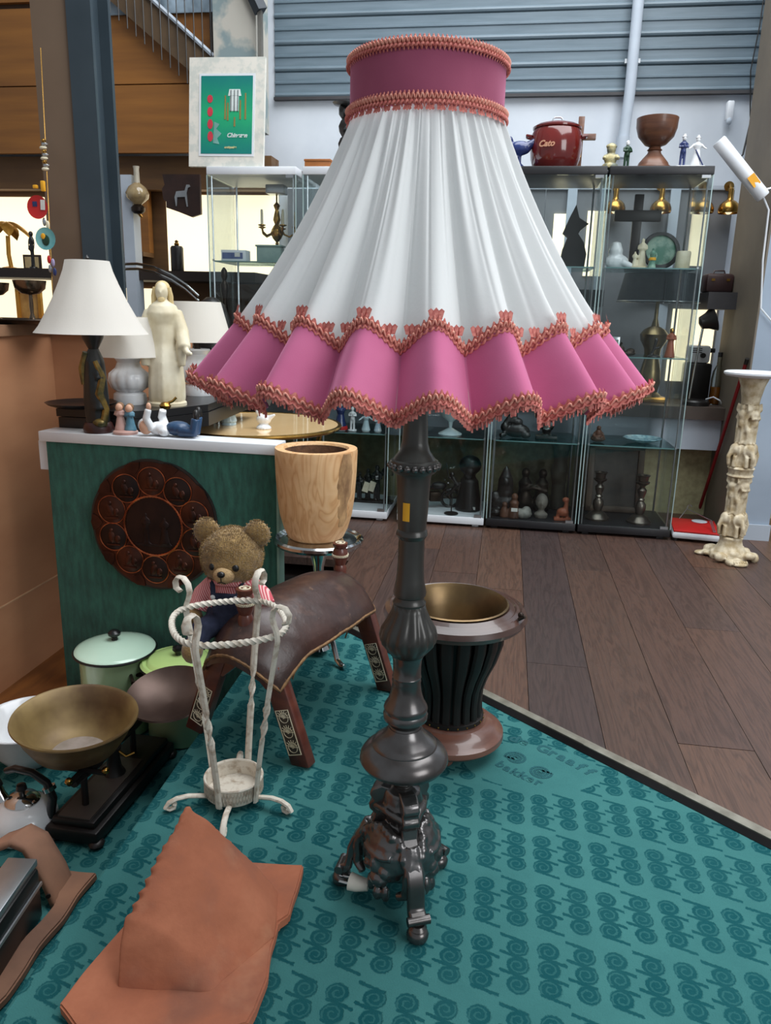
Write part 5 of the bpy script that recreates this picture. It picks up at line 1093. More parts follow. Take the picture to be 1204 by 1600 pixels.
pg = part('plug', MB().tube([(-.055, -.012, .026), (-.075, -.008, .026), (-.088, -.004, .027)], [.010, .014, .0155], 16), pm('plug_white', (216, 212, 200), rough=.4), ft)
part('pin', MB().tube([(-.088, -.011, .027), (-.107, -.006, .028)], .0023, 8), M_CHROME, pg); part('pin', MB().tube([(-.088, .004, .027), (-.107, .009, .028)], .0023, 8), M_CHROME, pg)
part('cord', MB().tube([(-.05, -.012, .026), (-.03, -.01, .03), (0, 0, .06)], .0035, 8), CACHE['plug_white'], ft)
sy = 795; rs_ = rpx(sy, 25)
part('price_sticker', MB().grid(lambda s, t: ((rs_ + .0006) * math.cos(math.radians(-128 + 26 * s)), (rs_ + .0006) * math.sin(math.radians(-128 + 26 * s)), zpx(sy + 14 - 28 * t)), 5, 3), M_YELLOW, ft)
# shade
NL = 20; PH0 = math.radians(-88)
def lobe(a):                                         # 1 on the outward lobes, -1 in the folds
    c = abs(math.cos(NL / 2 * (a - PH0))); return 2 * c ** .85 - 1
def lobe_s(a): return math.cos(NL * (a - PH0)) * .6 + lobe(a) * .4
ZC0, ZC1, ZT, ZH = 1.254, 1.325, .976, .897
RC, RT, RH = .101, .247, .303
gath = [(random.Random(i).uniform(0, 2 * PI), random.Random(i + 99).randint(34, 64), random.Random(i + 7).uniform(.4, 1)) for i in range(6)]
def gn(a): return sum(w_ * math.sin(n_ * a + p_) for p_, n_, w_ in gath) / 1.5
def white(a, t):
    r = RC + (RT - RC) * (t ** 1.06) - .006 * math.sin(PI * t)
    r += (.0030 * (1 - t) + .0016 * t) * gn(a) + .0125 * t ** .8 * lobe_s(a)
    r -= .0022 * max(0, math.cos(57 * a + 1.3 * math.sin(3 * a))) ** 6 * (1 - .45 * t)
    z = ZC0 + (ZT - ZC0) * t + .0145 * t ** 3 * lobe_s(a)
    return (r * math.cos(a), r * math.sin(a), z)
M_WHITECLOTH = cloth_mat('white_pleated_cloth', (238, 240, 240), .30)
NA = 720
part('pleated_cloth', MB().grid(lambda s, t: white(2 * PI * s, t), 1440, 26, True), M_WHITECLOTH, ft, 180)
def velvet(name, c1, c2):
    k = N(name); k.b.inputs['Roughness'].default_value = .85; k.b.inputs['Specular IOR Level'].default_value = .2
    k.b.inputs['Sheen Weight'].default_value = .7; k.b.inputs['Sheen Roughness'].default_value = .4; k.b.inputs['Sheen Tint'].default_value = lin((240, 170, 205))
    k.col(k.ramp(k.noise(9, 3), [(.35, lin(c1)), (.7, lin(c2))])); k.bump(k.noise(600, 2), .1, .001); return k.m
M_VELVET = velvet('pink_velvet', (198, 110, 147), (187, 97, 135)); M_VELVETB = velvet('mauve_velvet', (160, 84, 110), (142, 70, 96))
def skirt(a, t):
    r = RT + (RH - RT) * t + (.0125 + .012 * t) * lobe_s(a) + .0015
    z = ZT + (ZH - ZT) * t + .0145 * lobe_s(a)
    return (r * math.cos(a), r * math.sin(a), z)
part('velvet_skirt', MB().grid(lambda s, t: skirt(2 * PI * s, t), NA, 9, True), M_VELVET, ft, 180)
part('collar_band', MB().grid(lambda s, t: ((RC + .004) * math.cos(2 * PI * s), (RC + .004) * math.sin(2 * PI * s), ZC1 - (ZC1 - ZC0) * t), 96, 4, True), M_VELVETB, ft, 180)
part('lining', MB().grid(lambda s, t: tuple(Vector(skirt(2 * PI * s, t)) * .985 + Vector((0, 0, .015 * Vector(skirt(2 * PI * s, t)).z)) ), 240, 3, True), pm('lining_cloth', (206, 186, 172), rough=.9), ft, 180)
# braid trims: woven band plus twisted cords and small fans
M_TRIM = pm('coral_braid', (214, 134, 122), (190, 102, 95), 220, .8, lo=.42, hi=.58); M_TRIML = pm('pale_braid', (236, 172, 152), (214, 134, 118), 200, .8)
def trim(name, fn, width, loops, mat=M_TRIM, edge=.0025, n=1440):
    """fn(a, t): point on the surface; t runs across the band"""
    def strip(s, t):
        a = 2 * PI * s; p = Vector(fn(a)); out = Vector((math.cos(a), math.sin(a), 0))
        dz = width * (t - .5) + (edge * math.sin(loops * a) if t < .3 or t > .7 else 0)
        return p + out * (.0030 + .0012 * math.sin(loops * a + t * 9)) + Vector((0, 0, dz))
    o = part(name, MB().grid(strip, n, 5, True), mat, ft, 180)
    pts = []; pts2 = []
    for i in range(n):
        a = 2 * PI * i / n; p = Vector(fn(a)); out = Vector((math.cos(a), math.sin(a), 0)); w_ = math.sin(loops * a)
        pts.append(p + out * (.0046 + .001 * w_) + Vector((0, 0, width * .16 + width * .17 * w_))); pts2.append(p + out * (.0046 - .001 * w_) + Vector((0, 0, -width * .14 - width * .22 * abs(math.sin(loops * a * .5)))))
    part('cord', MB().tube(pts, .0013, 5, True), M_TRIML, o, 180); part('cord', MB().tube(pts2, .0015, 5, True), M_TRIM, o, 180)
    return o
circ_ = lambda r, z: (lambda a: (r * math.cos(a), r * math.sin(a), z))
trim('collar_top_trim', circ_(RC + .003, ZC1 - .003), .013, 120)
t2 = trim('collar_bottom_trim', circ_(RC + .004, ZC0 + .005), .015, 120)
t3 = trim('waist_trim', lambda a: skirt(a, .02), .017, 280, n=2400)
t4 = trim('hem_trim', lambda a: skirt(a, .985), .017, 320, n=2560)
# little fans along the trims
def fan_mesh(h, w):
    m = MB()
    for b in (-.75, 0, .75): m.add([(-w * .22 + w * .4 * b, 0, h * .05), (w * .22 + w * .4 * b, 0, h * .05), (w * .62 * b + w * .26, -.0008, h * .72), (w * .62 * b, -.0012, h * (1 - .12 * abs(b))), (w * .62 * b - w * .26, -.0008, h * .72)], [(0, 1, 2, 3, 4)])
    return m.mesh('trim_fan', M_TRIM, 0)
fan = fan_mesh(.014, .013); fan2 = fan_mesh(.009, .008)
for k in range(NL * 3):
    a = PH0 + 2 * PI * k / (NL * 3); p = Vector(skirt(a, .02)) + Vector((math.cos(a), math.sin(a), 0)) * .0025 + Vector((0, 0, .0055))
    o = link('trim_fan', fan, t3, p, (math.radians(-20), 0, a + PI / 2))
for k in range(48):
    a = 2 * PI * k / 48; o = link('trim_fan', fan2, t2, ((RC + .006) * math.cos(a), (RC + .006) * math.sin(a), ZC0 - .001), (math.radians(180 + 12), 0, a + PI / 2 + PI))
# fringe of the hem: short loops, too many to count
fr_ = MB(); r_ = random.Random(2)
for i in range(900):
    a = 2 * PI * i / 900 + r_.uniform(-.002, .002); p = Vector(skirt(a, .985)) + Vector((math.cos(a), math.sin(a), 0)) * r_.uniform(.001, .005) + Vector((0, 0, -.006)); L_ = r_.uniform(.004, .009); tx = Vector((-math.sin(a), math.cos(a), 0)) * .0016
    fr_.add([p - tx, p + tx, p + tx * .7 + Vector((0, 0, -L_)), p - tx * .7 + Vector((0, 0, -L_))], [(0, 1, 2, 3)])
fo = part('hem_fringe', fr_, M_TRIM, ft, 0); fo['kind'] = 'stuff'
part('shade_ring', MB().tube([(RC * math.cos(i * PI / 24), RC * math.sin(i * PI / 24), ZC1 - .006) for i in range(48)], .002, 5, True).tube([(-RC, 0, ZC1 - .006), (RC, 0, ZC1 - .006)], .002, 5).tube([(0, -RC, ZC1 - .006), (0, RC, ZC1 - .006)], .002, 5).tube([(0, 0, ZC1 - .006), (0, 0, 1.05)], .006, 8), M_ALU, ft)
part('bulb', MB().ell((0, 0, 1.08), (.03, .03, .04), 14, 10).lathe([(.014, 1.0), (.014, 1.05)], 12).tube([(0, 0, 1.02), (0, 0, .93)], .009, 8), pm('frosted_bulb', (226, 224, 214), rough=.4), ft)
# ================================================================== barrel planter
bp = thing('wooden_urn', 'dark wooden urn with slatted waist and brass bowl behind the lamp', 'urn', (.165, 1.645, 0), .3)
M_UWOOD = pm('reddish_wood', (120, 80, 66), (92, 58, 48), 6, .32, stretch=(1, 1, 9), coat=.4); M_UDARK = pm('black_wood', (24, 20, 19), (34, 28, 26), 8, .42, spec=.35); M_UDRIM = pm('dark_rim_wood', (78, 54, 46), (58, 40, 35), 6, .28, stretch=(1, 1, 9), coat=.4)
for k in range(3):
    a = 2 * PI * k / 3 - 2.02; part('ball_foot', MB().ell((.085 * math.cos(a), .085 * math.sin(a), .019), .019, 16, 10), M_UWOOD, bp)
part('plinth', MB().lathe([(.095, .030), (.120, .032), (.128, .040), (.127, .052), (.116, .060), (.110, .066), (.098, .074), (.086, .078), (.084, .084)], 56), M_UWOOD, bp, 30)
nb = part('nail_band', MB().lathe([(.074, .082), (.079, .084), (.079, .094), (.073, .096)], 48), M_UDARK, bp)
for k in range(22): a = 2 * PI * k / 22; part('nail', MB().ell((.0795 * math.cos(a), .0795 * math.sin(a), .089), .0022, 6, 4), M_BRASS, nb)
part('inner_drum', MB().lathe([(.066, .09), (.060, .15), (.070, .20), (.088, .25), (.098, .30), (.104, .325)], 40, cap1=False), M_UDARK, bp)
for k in range(18):
    a = 2 * PI * k / 18; c_, s_ = math.cos(a), math.sin(a)
    part('slat', MB().tube([(r * c_, r * s_, z) for r, z in ((.070, .09), (.068, .13), (.070, .165), (.080, .20), (.096, .24), (.108, .285), (.112, .325))], [.010, .0095, .0105, .0115, .0135, .015, .015], 8, flat=.6, up=(c_, s_, 0)), M_UDARK, bp)
part('rim', MB().lathe([(.108, .318), (.140, .324), (.156, .330), (.164, .342), (.160, .354), (.150, .360), (.146, .357), (.138, .362), (.134, .359), (.124, .366), (.116, .364), (.114, .352), (.108, .318)], 64, cap0=False, cap1=False), M_UDRIM, bp, 30)
part('brass_bowl', MB().lathe([(.117, .366), (.121, .369), (.117, .371), (.110, .362), (.096, .32), (.082, .27), (.064, .225), (.04, .20), (0, .195)], 48, cap0=False), pm('bowl_brass', (120, 98, 66), (86, 68, 48), 8, .34, metal=.75), bp)
part('latch', MB().tube([(.10, -.118, .362), (.108, -.125, .370), (.114, -.118, .366)], .004, 6).ell((.108, -.112, .369), .007, 8, 6), M_BRONZE, bp)
# ================================================================== white wrought-iron umbrella stand
us = thing('umbrella_stand', 'white wrought-iron umbrella stand with twisted rods and scrolls', 'umbrella stand', (-.305, 1.425, 0), 0)
M_WIRON = pm('flaking_white_iron', (214, 206, 192), (168, 150, 130), 60, .55, bump=.3, bscale=90, lo=.5, hi=.72)
RR_, ZR = .122, .398
def wavy(a): return RR_ * (1 - .10 * abs(math.sin(2 * (a - 1.13))) ** 1.5)
pts = [(wavy(a) * math.cos(a), wavy(a) * math.sin(a), ZR) for a in (2 * PI * i / 220 for i in range(220))]
part('twisted_ring', MB().tube(pts, .0070, 4, True, twist=.42), M_WIRON, us, 30)
for k, a in enumerate((math.radians(73), math.radians(-33), math.radians(-108), math.radians(146))):
    c_, s_ = math.cos(a), math.sin(a)
    rr0, zz0 = .058, .012
    path = []; tw = []
    for i in range(41):
        t = i / 40; r = rr0 + (RR_ - rr0) * (t ** 1.25) + .004; path.append((r * c_, r * s_, zz0 + (ZR - .01 - zz0) * t)); tw.append(2 * PI * max(0, min(1, (t - .40) / .22)))
    path += [((RR_ + .004 + dr) * c_, (RR_ + .004 + dr) * s_, ZR + dz) for dr, dz in ((-.002, .008), (-.009, .022), (-.013, .036), (-.009, .052), (.004, .063), (.020, .062), (.030, .050), (.028, .036), (.016, .031))]
    tw += [2 * PI] * 9
    part('rod', MB().tube(path, .0080, 6, flat=.5, twist=tw, up=(c_, s_, 0)), M_WIRON, us, 40)
dsh_ = part('dish', MB().lathe([(0, .012), (.056, .012), (.058, .014), (.0595, .050), (.0565, .050), (.055, .018), (0, .016)], 56), M_WIRON, us, 30)
part('lattice', MB().tube([(.0605 * math.cos(i * PI / 28), .0605 * math.sin(i * PI / 28), .032 + (.013 if i % 2 else -.013)) for i in range(56)], .0016, 5, True).tube([(.0605 * math.cos(i * PI / 28), .0605 * math.sin(i * PI / 28), .032 - (.013 if i % 2 else -.013)) for i in range(56)], .0016, 5, True), M_WIRON, dsh_)
part('rim_ring', MB().tube([(.0595 * math.cos(i * PI / 28), .0595 * math.sin(i * PI / 28), .050) for i in range(56)], .0028, 6, True), M_WIRON, dsh_)
for a in (-25, -155, -88, 95):
    a = math.radians(a); c_, s_ = math.cos(a), math.sin(a)
    part('scroll_foot', MB().tube([(r * c_, r * s_, z) for r, z in ((.045, .012), (.07, .020), (.095, .026), (.118, .026), (.135, .020), (.142, .010), (.134, .0045), (.124, .007), (.122, .014), (.128, .016))], .0062, 8, flat=.7), M_WIRON, us)
# ================================================================== terracotta hood tile
M_CLAY = pm('terracotta', (176, 106, 74), (148, 84, 60), 7, .85, bump=.35, bscale=30, lo=.3, hi=.75)
def clay_mat():
    k = N('weathered_terracotta'); n1 = k.noise(6, 6, rough=.65); base = k.ramp(n1, [(.3, lin((180, 112, 82))), (.5, lin((164, 98, 70))), (.72, lin((144, 90, 70)))])
    soot = k.ramp(k.noise(5.5, 3, rough=.5), [(.60, (0, 0, 0, 1)), (.74, (1, 1, 1, 1))]); dust = k.ramp(k.noise(13, 4), [(.58, (0, 0, 0, 1)), (.8, (1, 1, 1, 1))])
    c = k.mix(k.math('MULTIPLY', soot, .55), base, lin((84, 66, 60))); c = k.mix(k.math('MULTIPLY', dust, .35), c, lin((200, 146, 112)))
    k.col(c); k.b.inputs['Roughness'].default_value = .9; k.bump(k.noise(45, 5), .4, .004); return k.m
M_CLAYW = clay_mat()
def clay_slab(poly, z0, z1, seed, hole=None):
    bm = bmesh.new(); vs = [bm.verts.new((x, y, z0)) for x, y in poly]; f = bm.faces.new(vs)
    r = bmesh.ops.extrude_face_region(bm, geom=[f]); bmesh.ops.translate(bm, verts=[v for v in r['geom'] if isinstance(v, bmesh.types.BMVert)], vec=(0, 0, z1 - z0))
    bmesh.ops.recalc_face_normals(bm, faces=bm.faces[:]); bmesh.ops.bevel(bm, geom=bm.edges[:], offset=.003, segments=2, affect='EDGES')
    bmesh.ops.triangulate(bm, faces=bm.faces[:]); bmesh.ops.subdivide_edges(bm, edges=[e for e in bm.edges if e.calc_length() > .02], cuts=4, use_grid_fill=True)
    for v in bm.verts: v.co += Vector((noise.noise(v.co * 14 + Vector((seed, 0, 0))), noise.noise(v.co * 14 + Vector((0, seed, 0))), noise.noise(v.co * 9 + Vector((0, 0, seed))) * .7)) * .0035
    bm.verts.index_update(); m = MB(); m.add([v.co.copy() for v in bm.verts], [[v.index for v in f.verts] for f in bm.faces]); bm.free(); return m
tl_ = thing('roof_tile', 'terracotta roof tile with raised triangular hood in the foreground', 'roof tile', (-.30, 1.0, 0), 0)
ox, oy = -.30, 1.0
out = [(-.455, .895), (-.438, .955), (-.415, 1.02), (-.398, 1.085), (-.385, 1.14), (-.35, 1.185), (-.24, 1.20), (-.132, 1.198), (-.136, 1.13), (-.143, 1.075), (-.160, 1.06), (-.163, 1.01), (-.160, .95), (-.168, .895), (-.176, .87), (-.20, .862), (-.215, .845), (-.30, .835), (-.40, .845)]
part('slab', clay_slab([(x - ox, y - oy) for x, y in out], .002, .022, 3), M_CLAYW, tl_, 45)
P = Vector((-.318, 1.112, .198)); Mm = Vector((-.374, .972, .101)); F1 = Vector((-.380, .930, .018)); F2 = Vector((-.243, .925, .018)); Rr = Vector((-.172, 1.125, .018)); R2 = Vector((-.165, 1.03, .018))
FOLD = F2.lerp(R2, .18)
def hood(s, t):                                     # main sheet: from the serrated open edge across to the foot line
    open_edge = P.lerp(Mm, t); foot = Rr.lerp(R2, min(1, t / .55)) if t < .55 else R2.lerp(FOLD, (t - .55) / .45)
    p = open_edge.lerp(foot, s)
    z = p.z + .030 * math.sin(PI * s) ** .8 * (.35 + .65 * math.sin(PI * t * .85)) 
    if s < .001: z += .004 * math.sin(t * 62); p = p + Vector((.004 * math.sin(t * 62), 0, 0))
    return (p.x - ox, p.y - oy, z + noise.noise(Vector((p.x, p.y, z)) * 18) * .003)
def hood_front(s, t):                               # steep lower face under the fold
    top = hood(s, 1.0); q = F1.lerp(F2, s); q = Vector((q.x - ox, q.y - oy, .014)); p = Vector(top).lerp(q, t)
    return (p.x, p.y - .006 * math.sin(PI * t), p.z + noise.noise(p * 22) * .002)
def thick_mesh(mb, th, off):
    me = mb.mesh('tmp', None, 0); o = bpy.data.objects.new('tmp', me); COL.objects.link(o)
    q = o.modifiers.new('t', 'SOLIDIFY'); q.thickness = th; q.offset = off
    nm = bpy.data.meshes.new_from_object(o.evaluated_get(bpy.context.evaluated_depsgraph_get())); out_ = ([v.co.copy() for v in nm.vertices], [tuple(p.vertices) for p in nm.polygons])
    bpy.data.objects.remove(o); return out_
hm_ = MB().add(*thick_mesh(MB().grid(hood, 40, 90), .013, 0)).add(*thick_mesh(MB().grid(hood_front, 40, 16), .013, 0))
link('hood', remeshed(hm_, 'hood', M_CLAYW, .0030, 1, .0022, 30), tl_)
# second hood tile at the left edge
t2_ = thing('roof_tile', 'greyish-brown roof tile hood standing at the left edge of the photo', 'roof tile', (-0.714, 1.369, -0.2500), 0)
M_CLAYG = pm('grey_brown_clay', (150, 108, 84), (118, 86, 70), 7, .9, bump=.35, bscale=30)
fr2 = [(-.01, .085), (.075, .078), (.062, .02), (.055, -.04), (.045, -.10), (.035, -.19), (.02, -.24), (-.06, -.24), (-.06, -.225), (.005, -.215), (.0, -.13), (.015, -.06), (.028, .0), (.02, .04)]
part('slab', clay_slab(fr2, .002, .018, 9), M_CLAYG, t2_, 45)
def arch(s, t):
    ctl = [Vector((.030, .0, .006)), Vector((.006, .015, .052)), Vector((-.03, .03, .104)), Vector((-.06, .03, .120)), Vector((-.10, .025, .104)), Vector((-.15, .02, .075))]
    x = s * (len(ctl) - 1); i = min(int(x), len(ctl) - 2); p = ctl[i].lerp(ctl[i + 1], x - i)
    p = p + Vector((.012, .062, -.012)) * t; p = p + Vector((0, 0, noise.noise(p * 30) * .004))
    return tuple(p)
a_ = part('hood', MB().grid(arch, 26, 6), M_CLAYG, t2_, 60); so = a_.modifiers.new('thick', 'SOLIDIFY'); so.thickness = .011
part('nail_hole', MB().lathe([(.0045, 0), (.0045, .002), (0, .002)], 10, (.017, .0, .03), rx(PI / 2) @ ry(.4)), M_BLACKFIG, t2_)
gb_ = thing('grey_appliance', 'dark appliance with a pale grey metal rim at the left edge', 'appliance', (-0.762, 1.235, -0.2500), math.radians(88))
part('body', MB().bbox((0, 0, .052), (.20, .10, .10), .006), M_BLACKFIG, gb_); part('metal_rim', MB().bbox((.0, -.02, .108), (.21, .052, .014), .002), M_ALU, gb_); part('glass_side', MB().box((.1016, 0, .05), (.002, .08, .07)), M_GEDGE, gb_, 0)
part('edge_strip', MB().box((0, -.052, .07), (.20, .003, .006)), M_ALU, gb_, 0)
# ================================================================== cast-iron balance scale with brass bowl and pan
bsx = thing('balance_scale', 'black cast-iron balance scale with a raised base', 'scale', (-0.692, 1.775, -0.2500), math.radians(-10))
M_IRON = pm('cast_iron', (34, 30, 29), (24, 21, 21), 10, .42, metal=.3)
part('base', MB().bbox((0, 0, .022), (.115, .35, .030), .006).bbox((0, 0, .044), (.095, .33, .018), .006), M_IRON, bsx)
for x, y in ((-.05, -.165), (.05, -.165), (-.05, .165), (.05, .165)): part('foot', MB().ell((x, y, .008), (.016, .018, .009), 10, 6), M_IRON, bsx)
part('cover_plate', MB().box((0, -.05, .0545), (.07, .22, .003)), pm('plate_grey', (70, 62, 58), rough=.3), bsx, 0)
part('pillar', MB().lathe([(.026, .052), (.016, .07), (.013, .10), (.018, .12)], 16), M_IRON, bsx)
part('beam', MB().tube([(0, -.15, .125), (0, -.06, .118), (0, 0, .13), (0, .06, .118), (0, .12, .115)], [.008, .010, .014, .010, .008], 8), M_IRON, bsx)
part('pointer', MB().tube([(0, 0, .12), (.03, .0, .10), (.045, .01, .105)], .003, 6), M_BRASS, bsx)
for y, z in ((-.115, .135), (.085, .150)):
    cr = part('pan_bracket', MB().tube([(0, y, .055), (0, y, z)], .007, 8).tube([(-.05, y, z), (.05, y, z)], .006, 7).tube([(0, y - .05, z), (0, y + .05, z)], .006, 7), M_IRON, bsx)
    for dx, dy in ((.05, 0), (-.05, 0), (0, .05), (0, -.05)): part('support_ball', MB().ell((dx, y + dy, z + .006), .008, 8, 6), M_BRASS, cr)
bb = thing('brass_bowl', 'deep tarnished brass bowl resting on the balance scale', 'bowl', (-0.752, 1.696, -0.0798), 0); bb.rotation_euler = (math.radians(3), math.radians(3), 0)
part('bowl', MB().lathe([(.0, .0), (.060, .002), (.085, .020), (.106, .055), (.118, .085), (.125, .088), (.124, .091), (.116, .089), (.103, .058), (.082, .024), (.058, .006), (0, .004)], 56), pm('tarnished_brass', (134, 112, 70), (84, 62, 38), 7, .5, metal=.35, bump=.2, bscale=14), bb, 60)
part('patina', MB().lathe([(.056, .0065), (.03, .0062), (0, .006)], 30, (.006, -.004, 0)), pm('grey_patina', (150, 138, 130), (110, 98, 84), 14, .6), bb)
pn = thing('scale_pan', 'dark shallow copper pan tilted on the far arm of the scale', 'pan', (-0.566, 1.885, -0.040), 0); pn.rotation_euler = (math.radians(14), math.radians(-4), .1)
part('pan', MB().lathe([(0, 0), (.05, .003), (.085, .016), (.100, .030), (.103, .031), (.100, .034), (.083, .020), (.05, .007), (0, .004)], 52, M=Matrix.Diagonal((.97, .92, 1, 1))), pm('brown_copper', (92, 74, 66), (70, 54, 48), 8, .38, metal=.6), pn, 60)
part('foot_ring', MB().lathe([(.03, -.006), (.032, 0), (.028, 0)], 24), M_IRON, pn)
# ================================================================== enamel pots, bowl, kettle, plate
M_ENAM = pm('mint_enamel', (202, 232, 212), (192, 224, 202), 4, .15, coat=.5); M_ENAMB = pm('green_enamel', (176, 204, 160), (162, 192, 148), 4, .2, coat=.4); M_ENAML = pm('lime_enamel', (196, 226, 146), (184, 216, 134), 4, .18, coat=.5)
e1 = thing('enamel_pot', 'tall green enamel pot with a mint lid by the green board', 'pot', (-0.800, 2.125, -0.2500), 0)
part('body', MB().lathe([(.080, 0), (.086, .006), (.087, .20), (.090, .212)], 44), M_ENAMB, e1, 50)
l_ = part('lid', MB().lathe([(.096, .211), (.100, .213), (.096, .219), (.088, .221), (.06, .232), (.02, .238), (0, .2385)], 48), M_ENAM, e1, 50); part('lid_rim', MB().tube([(.099 * math.cos(i * PI / 24), .099 * math.sin(i * PI / 24), .213) for i in range(48)], .0034, 6, True), M_BLACK, l_)
part('lid_knob', MB().lathe([(.008, .236), (.007, .246), (.015, .252), (.016, .258), (.010, .264), (0, .266)], 16), M_BLACK, l_)
e2 = thing('enamel_pot', 'lower enamel pot with a yellow-green lid and wire handles', 'pot', (-0.600, 2.085, -0.2500), .4)
part('body', MB().lathe([(.074, 0), (.080, .006), (.082, .185), (.086, .195)], 44), M_ENAMB, e2, 50)
l_ = part('lid', MB().lathe([(.090, .196), (.092, .200), (.086, .205), (.078, .203), (.072, .210), (.068, .212), (.04, .216), (0, .218)], 48), M_ENAML, e2, 40); part('lid_rim', MB().tube([(.092 * math.cos(i * PI / 24), .092 * math.sin(i * PI / 24), .197) for i in range(48)], .003, 6, True), M_BLACK, l_)
part('lid_knob', MB().lathe([(.007, .216), (.007, .224), (.014, .232), (.013, .240), (0, .244)], 14), M_BLACK, l_)
for s in (-1, 1): part('ear_handle', MB().tube([(s * .083, -.026, .165), (s * .112, -.022, .172), (s * .114, .022, .172), (s * .083, .026, .165)], .006, 8), M_BRONZE, e2)
wb_ = thing('enamel_basin', 'white enamel basin half hidden behind the brass bowl', 'basin', (-0.985, 1.93, -0.2500), 0)
part('bowl', MB().lathe([(.05, 0), (.056, .004), (.082, .04), (.102, .100), (.110, .105), (.108, .108), (.099, .103), (.08, .044), (.05, .008), (0, .007)], 44), M_PORC, wb_, 60); part('rim_band', MB().tube([(.1095 * math.cos(i * PI / 24), .1095 * math.sin(i * PI / 24), .1065) for i in range(48)], .0022, 6, True), M_WPAINT, wb_)
kt = thing('kettle', 'white enamel whistling kettle with black handle', 'kettle', (-0.862, 1.625, -0.2500), .15)
part('body', MB().lathe([(.058, 0), (.064, .004), (.068, .018), (.064, .038), (.050, .058), (.034, .068)], 40), M_PORC, kt, 60)
l_ = part('lid', MB().lathe([(.033, .067), (.034, .071), (.028, .079), (.012, .084), (0, .085)], 30), M_CHROME, kt); part('lid_knob', MB().lathe([(.006, .083), (.006, .09), (.011, .096), (.009, .106), (0, .108)], 14), M_BLACK, l_)
part('spout', MB().tube([(-.040, .020, .045), (-.054, .028, .070), (-.060, .032, .088)], [.016, .012, .010], 12), M_CHROME, kt); part('whistle', MB().tube([(-.058, .031, .084), (-.066, .035, .104)], [.013, .012], 12), M_BLACK, kt)
hn = part('handle', MB().tube([(.056, -.016, .04), (.062, -.012, .08), (.052, -.008, .112), (.024, 0, .132), (-.012, .012, .136), (-.030, .018, .128)], [.012, .0125, .012, .0115, .011, .010], 10, flat=.7), M_BLACK, kt); part('handle_band', MB().tube([(.058, -.010, .096), (.055, -.009, .104)], .0135, 10), M_CHROME, hn)
wpl = solo('white_plate', MB().lathe([(.05, 0), (.054, .002), (.07, .008), (.098, .014), (.096, .017), (.068, .011), (.05, .005), (0, .005)], 44), M_PORC, 'white dinner plate lying left of the kettle', 'plate', (-1.0, 1.60, -.25), 0, smooth=60)
grow(t2_, gb_, bsx, bb, pn, e1, e2, wb_, kt, wpl)
# ================================================================== chrome pedestal table with wooden bucket
pt = thing('pedestal_table', 'small chrome pedestal table with a round polished top', 'side table', (-.192, 2.14, 0), 0)
part('top', MB().lathe([(.110, .345), (.124, .348), (.130, .356), (.130, .364), (.124, .369), (.119, .366), (.112, .360), (.108, .3595), (.09, .366), (0, .366)], 52), M_CHROME, pt, 35)
part('post', MB().lathe([(.036, .02), (.020, .05), (.013, .10), (.012, .22), (.016, .28), (.032, .34), (.04, .347)], 24), M_CHROME, pt)
for k in range(3):
    a = math.radians(-52 + 120 * k); c_, s_ = math.cos(a), math.sin(a)
    part('leg', MB().tube([(r * c_, r * s_, z) for r, z in ((.012, .13), (.05, .11), (.08, .06), (.10, .018), (.125, .009), (.14, .012))], [.009, .009, .008, .008, .008, .006], 8), M_CHROME, pt)
solo('paper_tag', MB().box((0, 0, .0006), (.018, .012, .001)), M_STICKER, 'tiny white paper tag on the chrome table top', 'tag', (-.165, 2.035, .3605), .2, smooth=0)
wk = thing('wooden_bucket', 'hollowed pale wooden bucket with a strip of bark', 'bucket', (-.200, 2.14, .3665), 0)
def bucket_mat():
    k = N('pale_ash'); tc = k.n('ShaderNodeTexCoord'); mp = k.n('ShaderNodeMapping'); mp.inputs['Scale'].default_value = (3, 3, 1.1); k.l(tc.outputs['Object'], mp.inputs[0])
    g = k.noise(3.2, 3, vec=mp.outputs[0], dist=1.0); ring = k.math('PINGPONG', k.math('MULTIPLY', g, 9.0), .5)
    c = k.ramp(ring, [(.0, lin((230, 190, 142))), (.3, lin((224, 180, 130))), (.5, lin((208, 158, 108)))]); sx = k.n('ShaderNodeSeparateXYZ'); k.l(tc.outputs['Object'], sx.inputs[0])
    st_ = k.ramp(k.noise(9, 3), [(.45, (0, 0, 0, 1)), (.7, (1, 1, 1, 1))]); k.col(k.mix(k.math('MULTIPLY', st_, .35), c, lin((170, 106, 56)))); k.b.inputs['Roughness'].default_value = .5; return k.m
M_ASH = bucket_mat()
wv = lambda r, z, a: r * (1 + .012 * math.sin(2 * a + 1) + .006 * math.sin(5 * a))
part('shell', MB().lathe([(.072, 0), (.080, .006), (.091, .03), (.102, .07), (.109, .12), (.1135, .19), (.1155, .255), (.114, .262), (.092, .262), (.088, .255)], 64, wave=wv, cap1=False), M_ASH, wk, 40)
part('hollow', MB().lathe([(.0885, .256), (.086, .22), (.080, .10), (.06, .05), (0, .045)], 48, wave=wv, cap0=False), pm('rough_hollow', (120, 84, 58), (78, 54, 40), 24, .9, bump=.8, bscale=40), wk)
def bark(s, t):
    h = .05 + .21 * t; lim = .28 * math.sin(PI * (.12 + .80 * t)) ** .6; a = math.radians(-38) + (s - .5) * 2 * lim
    rb = .0925 + (.1165 - .0925) * min(1, (h - .05) / .18) ** .7
    r = rb + .006 * math.sin(PI * s) ** .4 + .0025 * noise.noise(Vector((a * 9, h * 60, 0)))
    r = wv(r, 0, a); return (r * math.cos(a), r * math.sin(a), h)
part('bark_strip', MB().grid(bark, 14, 20), pm('bark', (196, 156, 110), (140, 106, 74), 40, .9, bump=.9, bscale=60, stretch=(1, 1, .4)), wk, 60)
